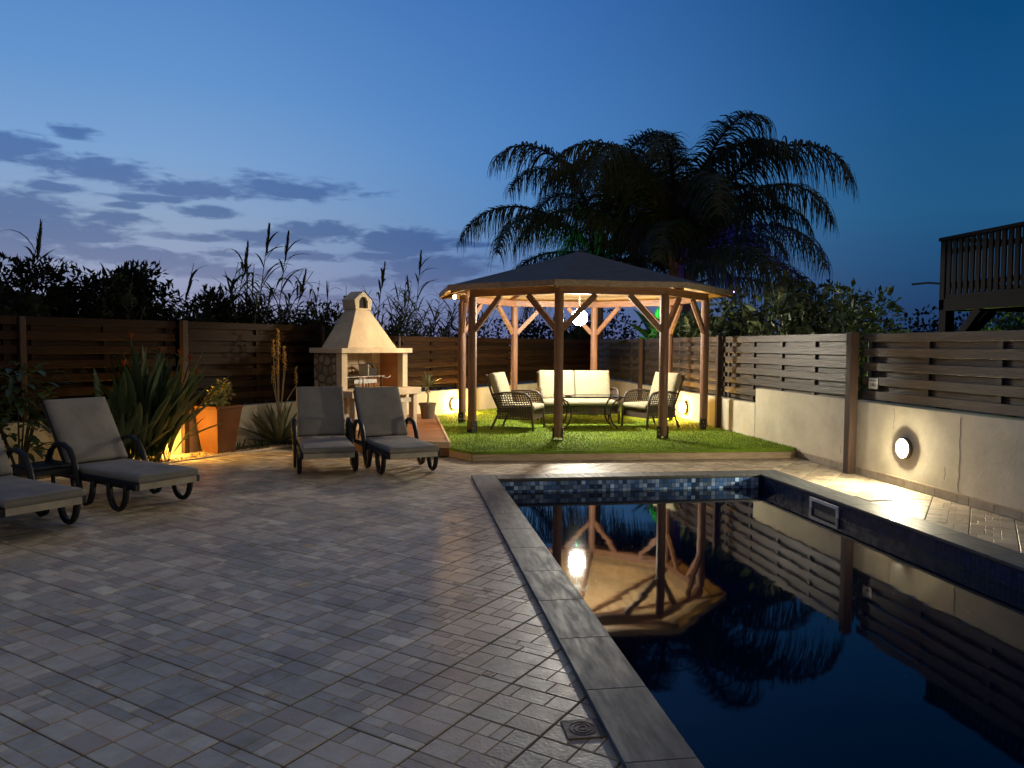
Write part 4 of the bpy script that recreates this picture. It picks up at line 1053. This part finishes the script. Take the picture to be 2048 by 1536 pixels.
# dark leafy shrub in the left corner
ls = thing('leafy_shrub', 'dark drooping shrub against the fence at the left picture edge', 'shrub', fpt(-7.85, .36, .01))
rr = random.Random(33)
mb = MB()
for i in range(12):
    a = rr.uniform(0, 6.28); mb.tube([(0, 0, 0), (.15*math.cos(a), .15*math.sin(a), .5), (.3*math.cos(a), .3*math.sin(a), .95)], [.014, .01, .004], 5)
mb.build('stem', MAT['bark'], ls)
for i in range(230):
    a = rr.uniform(0, 6.28); rd = rr.uniform(.05, .42); z = rr.uniform(.3, 1.3); mb = MB()
    b0 = Vector((math.cos(a)*rd, math.sin(a)*rd, z)); k = b0.dot(FN)
    if k < -.24: b0 = b0-FN*(k+.22)
    blade_leaf(mb, b0, (math.cos(a), math.sin(a), rr.uniform(-.3, .7)), rr.uniform(.14, .26), rr.uniform(.05, .08), .8, 4, .3)
    mb.build('leaf', MAT['leaf_strel'], ls, smooth=True, fix=False)

# ================================================================== BEYOND THE FENCE
# palms
def frond_mesh(length, seed, e0, bend, mat, nleaf=112):
    """rachis leaves the crown at elevation e0 (degrees) and bows over by `bend`; long leaflets hang from it"""
    rr = random.Random(seed); mb = MB(); n = 24; pts = [Vector((0, 0, 0))]; tw = rr.uniform(-.25, .25)
    for i in range(n):
        t_ = (i+.5)/n; e = rad(e0-bend*t_**1.9); az = tw*t_*t_
        pts.append(pts[-1]+Vector((math.cos(e)*math.cos(az), math.cos(e)*math.sin(az), math.sin(e)))*(length/n))
    mb.tube(pts, [.04*(1-t_/(n+.5))+.007 for t_ in range(n+1)], 5)
    for i in range(nleaf):
        t_ = .16+.83*(i+rr.uniform(-.3, .3))/nleaf; k = min(max(t_, 0), .999)*n; i0 = int(k); p = pts[i0].lerp(pts[i0+1], k-i0); tan = (pts[i0+1]-pts[i0]).normalized()
        up = Vector((-tan.z, 0, tan.x)) if abs(tan.x)+abs(tan.z) > .01 else Vector((0, 0, 1))
        l = min(1, .5+t_*1.8)*(1 if t_ < .7 else 1-(t_-.7)*1.9)*.98*rr.uniform(.75, 1.2)
        for s_ in (-1, 1):
            d = (Vector((0, s_, 0))*rr.uniform(.6, .95)+tan*rr.uniform(.3, .6)+up*rr.uniform(-.2, .3)).normalized()
            q = Vector(p); w_ = rr.uniform(.03, .042); b0 = len(mb.v); wd = (tan+up*rr.uniform(-.3, .3)).normalized(); S = 5; hg = rr.uniform(.5, 1.0)
            for j in range(S+1):
                ww = w_*(1-.8*j/S); mb.v += [tuple(q+wd*ww/2), tuple(q-wd*ww/2)]
                if j < S: mb.f.append((b0+2*j, b0+2*j+1, b0+2*j+3, b0+2*j+2))
                q = q+d*(l/S); d = (d+Vector((0, 0, -hg))).normalized()
    return mb.mesh('frond', mat, fix=False)
FE = [87, 81, 75, 67, 58, 46, 30, 12]
FR = [frond_mesh(4.3 if e > 30 else 3.9, 100+i, e, [135, 142, 146, 142, 132, 118, 104, 88][i], MAT['palm']) for i, e in enumerate(FE)]
def palm(label, base, h, n, seed, scale=1.0, lean=(0, 0), thick=.17):
    t_ = thing('palm_tree', label, 'palm', base, 0, 'palms beyond the fence'); rr = random.Random(seed)
    pts = [(lean[0]*(i/6)**2, lean[1]*(i/6)**2, h*i/6) for i in range(7)]
    MB().tube(pts, [thick*1.15, thick, thick*.95, thick*.95, thick, thick*1.1, thick*.75], 12).build('trunk', MAT['palmtrunk'], t_, smooth=True)
    for i in range(9):
        a = i*2.4; mb = MB(); mb.tube([(lean[0], lean[1], h-.5), (lean[0]+math.cos(a)*.16, lean[1]+math.sin(a)*.16, h+.05), (lean[0]+math.cos(a)*.3, lean[1]+math.sin(a)*.3, h+.7)], [.09, .06, .035], 6); mb.build('leaf_sheath', MAT['palmtrunk'], t_)
    for i in range(n):
        a = i*2.39996+rr.uniform(-.3, .3); q = (i+.5)/n; k = min(7, max(0, int(q*8+rr.uniform(-.6, .6))))
        o = link('frond', FR[k], t_); s_ = scale*rr.uniform(.85, 1.1)
        o.matrix_local = Matrix.Translation((lean[0], lean[1], h))@Matrix.Rotation(a, 4, 'Z')@Matrix.Rotation(rr.uniform(-.2, .2), 4, 'X')@Matrix.Diagonal((s_, s_*rr.choice((-1, 1)), s_, 1))
    return t_
palm('slender arching palm rising behind the gazebo roof peak', (6.0, 23.0, 0), 4.3, 15, 3, 1.26, (-.1, 0), .14)
palm('thick trunked palm standing right of the gazebo roof', (7.3, 20.2, 0), 3.75, 24, 7, 1.36, (.1, 0), .24)
palm('tall right hand palm drooping over the shrubs', (8.4, 21.8, 0), 3.4, 14, 12, 1.04, (0, .1), .2)

def bush(name, label, cat, base, rx, rz, n, size, mat, seed, group, h0=.4, clumps=26, core=True, shape=.45, trunk=True):
    t_ = thing(name, label, cat, base, 0, group); rr = random.Random(seed)
    sd = []
    for _ in range(clumps):
        a = rr.uniform(0, 6.28); r_ = rx*math.sqrt(rr.random())*.85; z = h0+rz*rr.random()**.8*(1-.45*(r_/rx)**2)
        sd.append((math.cos(a)*r_, math.sin(a)*r_, z, rx*rr.uniform(.2, .36)))
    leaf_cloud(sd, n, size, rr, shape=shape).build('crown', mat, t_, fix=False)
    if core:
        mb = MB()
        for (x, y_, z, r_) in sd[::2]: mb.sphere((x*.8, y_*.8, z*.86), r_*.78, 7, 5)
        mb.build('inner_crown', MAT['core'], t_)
    if trunk:
        mb = MB(); mb.tube([(0, 0, 0), (.05, 0, h0+rz*.25), (0, .05, h0+rz*.6)], [.08, .06, .03], 7)
        for k in range(5):
            a = k*1.26; mb.tube([(.04, 0, h0*.7), (math.cos(a)*rx*.35, math.sin(a)*rx*.35, h0+rz*.35), (math.cos(a)*rx*.6, math.sin(a)*rx*.6, h0+rz*.6)], [.04, .025, .008], 5)
        mb.build('trunk', MAT['bark'], t_)
    return t_
# thicket left behind the fence
for i, (s_, d_, rx, rz, lab) in enumerate((
        (-10.0, -1.5, 1.35, 2.35, 'dark bush behind the fence at the far left edge'),
        (-8.3, -1.3, 1.25, 2.2, 'dark bush behind the fence left of the strelitzia'),
        (-7.1, -1.5, 1.2, 2.15, 'dark bush behind the fence directly above the strelitzia'),
        (-5.95, -1.2, .95, 2.45, 'rounded dark bush rising highest behind the left fence post'),
        (-4.85, -1.4, 1.05, 2.05, 'dark bush behind the fence above the tapered planter'),
        (-3.4, -1.6, 1.15, 1.75, 'dark bush behind the fence above the flowering aloe'),
        (-1.6, -1.7, 1.2, 1.6, 'dark bush behind the barbecue chimney'))):
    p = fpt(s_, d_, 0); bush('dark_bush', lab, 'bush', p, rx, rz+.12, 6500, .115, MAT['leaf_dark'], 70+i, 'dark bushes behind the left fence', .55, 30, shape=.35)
# giant reeds
def cane_mesh(seed, h, lean, plume):
    rr = random.Random(seed); mb = MB(); n = 14; wig = rr.uniform(-.12, .12)
    pts = [Vector((lean*(i/n)**1.9, wig*math.sin(3*i/n), h*i/n)) for i in range(n+1)]
    mb.tube(pts, [.013*(1-.8*i/n)+.002 for i in range(n+1)], 5)
    k = int(h*7)
    for i in range(k):
        t_ = .22+.74*(i+rr.uniform(-.3, .3))/k; q_ = min(max(t_*n, 0), n-.001); p = pts[int(q_)].lerp(pts[int(q_)+1], q_-int(q_)); a = rr.uniform(0, 6.283)
        blade_leaf(mb, p, (math.cos(a)*rr.uniform(.4, .9)+lean*.2, math.sin(a)*rr.uniform(.4, .9), rr.uniform(.55, 1.1)), rr.uniform(.42, .85)*(1 if t_ < .8 else .7), rr.uniform(.034, .052), rr.uniform(.5, 2.1), 6, .3, .03)
    if plume:
        for i in range(60):
            t_ = i/60; p = pts[-1]-Vector((lean*.1, 0, .34))*(1-t_)+Vector((lean*.1*t_, 0, .1*t_)); a = rr.uniform(0, 6.28); blade_leaf(mb, p, (math.cos(a)*.2+.15*lean, math.sin(a)*.2, 1), rr.uniform(.1, .2)*(1.1-t_*.6), .026, .2, 2, .2, .3)
    return mb.mesh('cane', MAT['reed'], fix=False)
CANES = [cane_mesh(200+i, 2.7+.12*(i % 4), [.25, .5, .7, .1, .4, .85, .3, .6][i], i in (0, 3)) for i in range(8)]
PL = [0, 3]
def reeds(label, s_, d_, n, spread, hs, seed, tall=()):
    p = fpt(s_, d_, 0); t_ = thing('reed_clump', label, 'reeds', p, 0, 'giant reeds behind the fence'); rr = random.Random(seed)
    for i in range(n):
        o = link('cane', CANES[rr.choice((1, 2, 4, 5, 6, 7, 7, 5))], t_); q = FD*rr.gauss(0, spread)+FN*rr.gauss(0, .3); o.location = (q.x, q.y, 0)
        k = hs*rr.uniform(.78, 1.06); o.scale = (k, k, k); o.rotation_euler = (rr.uniform(-.1, .1), rr.uniform(-.12, .12), rr.gauss(-.1, .8))
    for (ds, k) in tall:
        o = link('cane', CANES[rr.choice(PL)], t_); q = FD*ds; o.location = (q.x, q.y, 0); o.scale = (k*.9, k*.9, k); o.rotation_euler = (0, rr.uniform(0, .08), rr.uniform(-.5, .5))
reeds('tall giant reeds leaning right behind the fence above the flowering aloe', -3.6, -1.1, 20, .42, 1.0, 1, ((-.25, 1.14), (.15, 1.12), (.5, 1.1), (.75, 1.02)))
reeds('giant reeds behind the barbecue hood', -2.3, -1.4, 14, .5, .84, 2)
reeds('giant reeds between the barbecue and the gazebo', -.4, -1.5, 24, .75, .92, 3, ((.25, 1.16),))
reeds('giant reeds just left of the gazebo eave', 1.1, -1.6, 22, .7, .93, 4, ((.3, 1.15),))
reeds('giant reeds seen through the left bay of the gazebo', 2.9, -1.5, 18, .75, .86, 5)
reeds('sparse reeds at the far left edge of the thicket', -8.9, -1.0, 16, .9, .8, 6)
reeds('thin reed spikes standing over the left bushes', -7.2, -1.2, 12, .75, .84, 7, ((.1, 1.1),))
reeds('reeds left of the rounded dark bush', -6.3, -1.0, 9, .5, .84, 8)
reeds('low reeds above the tapered planter', -4.75, -1.0, 10, .6, .84, 9)
# shrubs right
GRP = 'broad leaved shrubs behind the right fence'
bush('broad_shrub', 'broad leaved shrub over the right fence beside the gazebo post', 'shrub', (6.75, 15.2, 0), .95, 1.75, 1500, .19, MAT['leaf_shrub'], 91, GRP, .8, 34, core=False)
bush('broad_shrub', 'broad leaved shrub with dense crown left of the big fence post', 'shrub', (7.0, 13.0, 0), 1.1, 1.85, 2000, .18, MAT['leaf_shrub'], 92, GRP, .75, 36, core=False)
bush('broad_shrub', 'darker broad leaved shrub right of the palms above the big fence post', 'shrub', (7.1, 11.3, 0), .85, 1.6, 1500, .15, MAT['leaf_shrub'], 93, GRP, .8, 30, core=False)
bush('broad_shrub', 'small leafy shrub seen through the right bay of the gazebo', 'shrub', (6.55, 17.4, 0), .9, 1.5, 1300, .17, MAT['leaf_shrub'], 94, GRP, .8, 28, core=False)
bush('dark_tree', 'dark rounded tree behind the corner of the fence', 'tree', (5.6, 24.5, 0), 1.1, 2.2, 4200, .1, MAT['leaf_dark'], 95, 'dark trees beyond the corner', .5, 30)
bush('dark_tree', 'dark tree filling the gap between the palms and the shrubs', 'tree', (9.2, 17.2, 0), 1.7, 2.4, 5200, .12, MAT['leaf_dark'], 96, 'dark trees beyond the corner', .5, 34)
bn = thing('banana_plant', 'banana plant with broad leaves behind the right fence', 'plant', (6.3, 18.6, 0))
MB().tube([(0, 0, 0), (.02, 0, .8), (0, .02, 1.5)], [.11, .09, .06], 8).build('stem', MAT['banana'], bn)
rosette('leaf', MAT['banana'], bn, 11, 1.35, .36, 41, (8, 70), 1.1, (0, 0, 1.45), .03, .35, segs=9, stem=.12)
bush('lit_bush', 'green lit bush seen beneath the raised balcony at the right', 'bush', (9.0, 10.3, 0), .8, 1.25, 2600, .11, MAT['banana'], 97, 'bush under the balcony', .8, 30)
# far tree line
rr = random.Random(77); sd = []
for i in range(150):
    a = rad(rr.uniform(-40, 62)); D_ = rr.uniform(44, 60); sd.append((math.sin(a)*D_, math.cos(a)*D_, rr.uniform(.4, 2.4 if a > .1 else 1.9), rr.uniform(1.2, 2.0)))
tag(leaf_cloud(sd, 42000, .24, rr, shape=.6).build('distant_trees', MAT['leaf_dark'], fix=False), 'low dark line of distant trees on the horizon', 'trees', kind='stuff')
# coloured garden lights among the plants beyond the fence
def garden_light(label, loc, col, power):
    t_ = thing('garden_light', label, 'lamp', loc, 0, 'coloured garden lights beyond the fence')
    MB().sphere((0, 0, .07), .03, 10, 6).build('bulb', emit('garden_glow', col, 12), t_, smooth=True)
    MB().lathe([(.02, -.12), (.03, 0), (.034, .045), (.02, .05)], 10).build('holder', MAT['cord'], t_)
    MB().tube([(0, 0, -.11), (0, 0, -loc[2]+.0)], .008, 5).build('spike', MAT['cord'], t_)
    l = bpy.data.lights.new('garden_light_glow', 'POINT'); l.energy = power; l.color = col; l.shadow_soft_size = .05
    lo2 = bpy.data.objects.new('garden_light_glow', l); COL.objects.link(lo2); lo2.parent = t_; lo2.location = (0, 0, .13)
garden_light('green garden light under the banana leaves', (6.15, 18.0, 1.9), (.05, 1, .12), 26)
garden_light('green garden light in the left palm crown', (5.2, 22.3, 4.1), (.05, 1, .35), 12)
garden_light('blue garden light below the thick trunked palm', (8.6, 19.2, 2.9), (.08, .05, 1), 48)
garden_light('yellow green garden light under the balcony bush', (8.05, 9.75, 1.2), (.6, 1, .1), 26)

# ================================================================== RAISED BALCONY
bl = thing('raised_balcony', 'dark wooden raised balcony with vertical slat railing at the right edge', 'balcony', (7.2, 0, 0))
YB = 9.5
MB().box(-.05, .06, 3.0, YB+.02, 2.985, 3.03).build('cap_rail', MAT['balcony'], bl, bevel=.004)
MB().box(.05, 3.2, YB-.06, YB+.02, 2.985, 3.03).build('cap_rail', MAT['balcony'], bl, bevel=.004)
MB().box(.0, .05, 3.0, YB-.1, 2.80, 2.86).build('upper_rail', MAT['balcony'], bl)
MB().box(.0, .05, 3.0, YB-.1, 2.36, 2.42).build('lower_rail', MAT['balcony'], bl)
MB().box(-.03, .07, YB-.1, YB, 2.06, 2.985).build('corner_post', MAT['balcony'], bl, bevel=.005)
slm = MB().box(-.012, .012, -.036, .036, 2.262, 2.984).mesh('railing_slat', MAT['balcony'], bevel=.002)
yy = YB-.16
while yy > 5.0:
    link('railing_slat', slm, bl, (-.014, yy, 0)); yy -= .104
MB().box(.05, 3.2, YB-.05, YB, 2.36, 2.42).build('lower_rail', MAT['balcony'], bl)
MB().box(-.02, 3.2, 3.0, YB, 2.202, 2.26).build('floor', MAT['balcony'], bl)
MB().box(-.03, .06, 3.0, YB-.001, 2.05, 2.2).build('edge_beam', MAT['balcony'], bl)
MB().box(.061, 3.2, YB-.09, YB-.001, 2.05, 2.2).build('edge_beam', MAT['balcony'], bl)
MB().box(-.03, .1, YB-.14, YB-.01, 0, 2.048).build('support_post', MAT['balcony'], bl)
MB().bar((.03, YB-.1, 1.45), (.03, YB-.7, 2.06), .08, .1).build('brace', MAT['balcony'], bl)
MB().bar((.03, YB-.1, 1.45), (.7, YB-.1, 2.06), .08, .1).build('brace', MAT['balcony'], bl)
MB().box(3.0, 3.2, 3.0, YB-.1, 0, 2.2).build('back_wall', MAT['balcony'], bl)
MB().tube([(-.03, YB+.0, 2.42), (-.1, YB+.12, 2.44), (-.22, YB+.3, 2.43)], .014, 6).build('hook', MAT['iron'], bl)
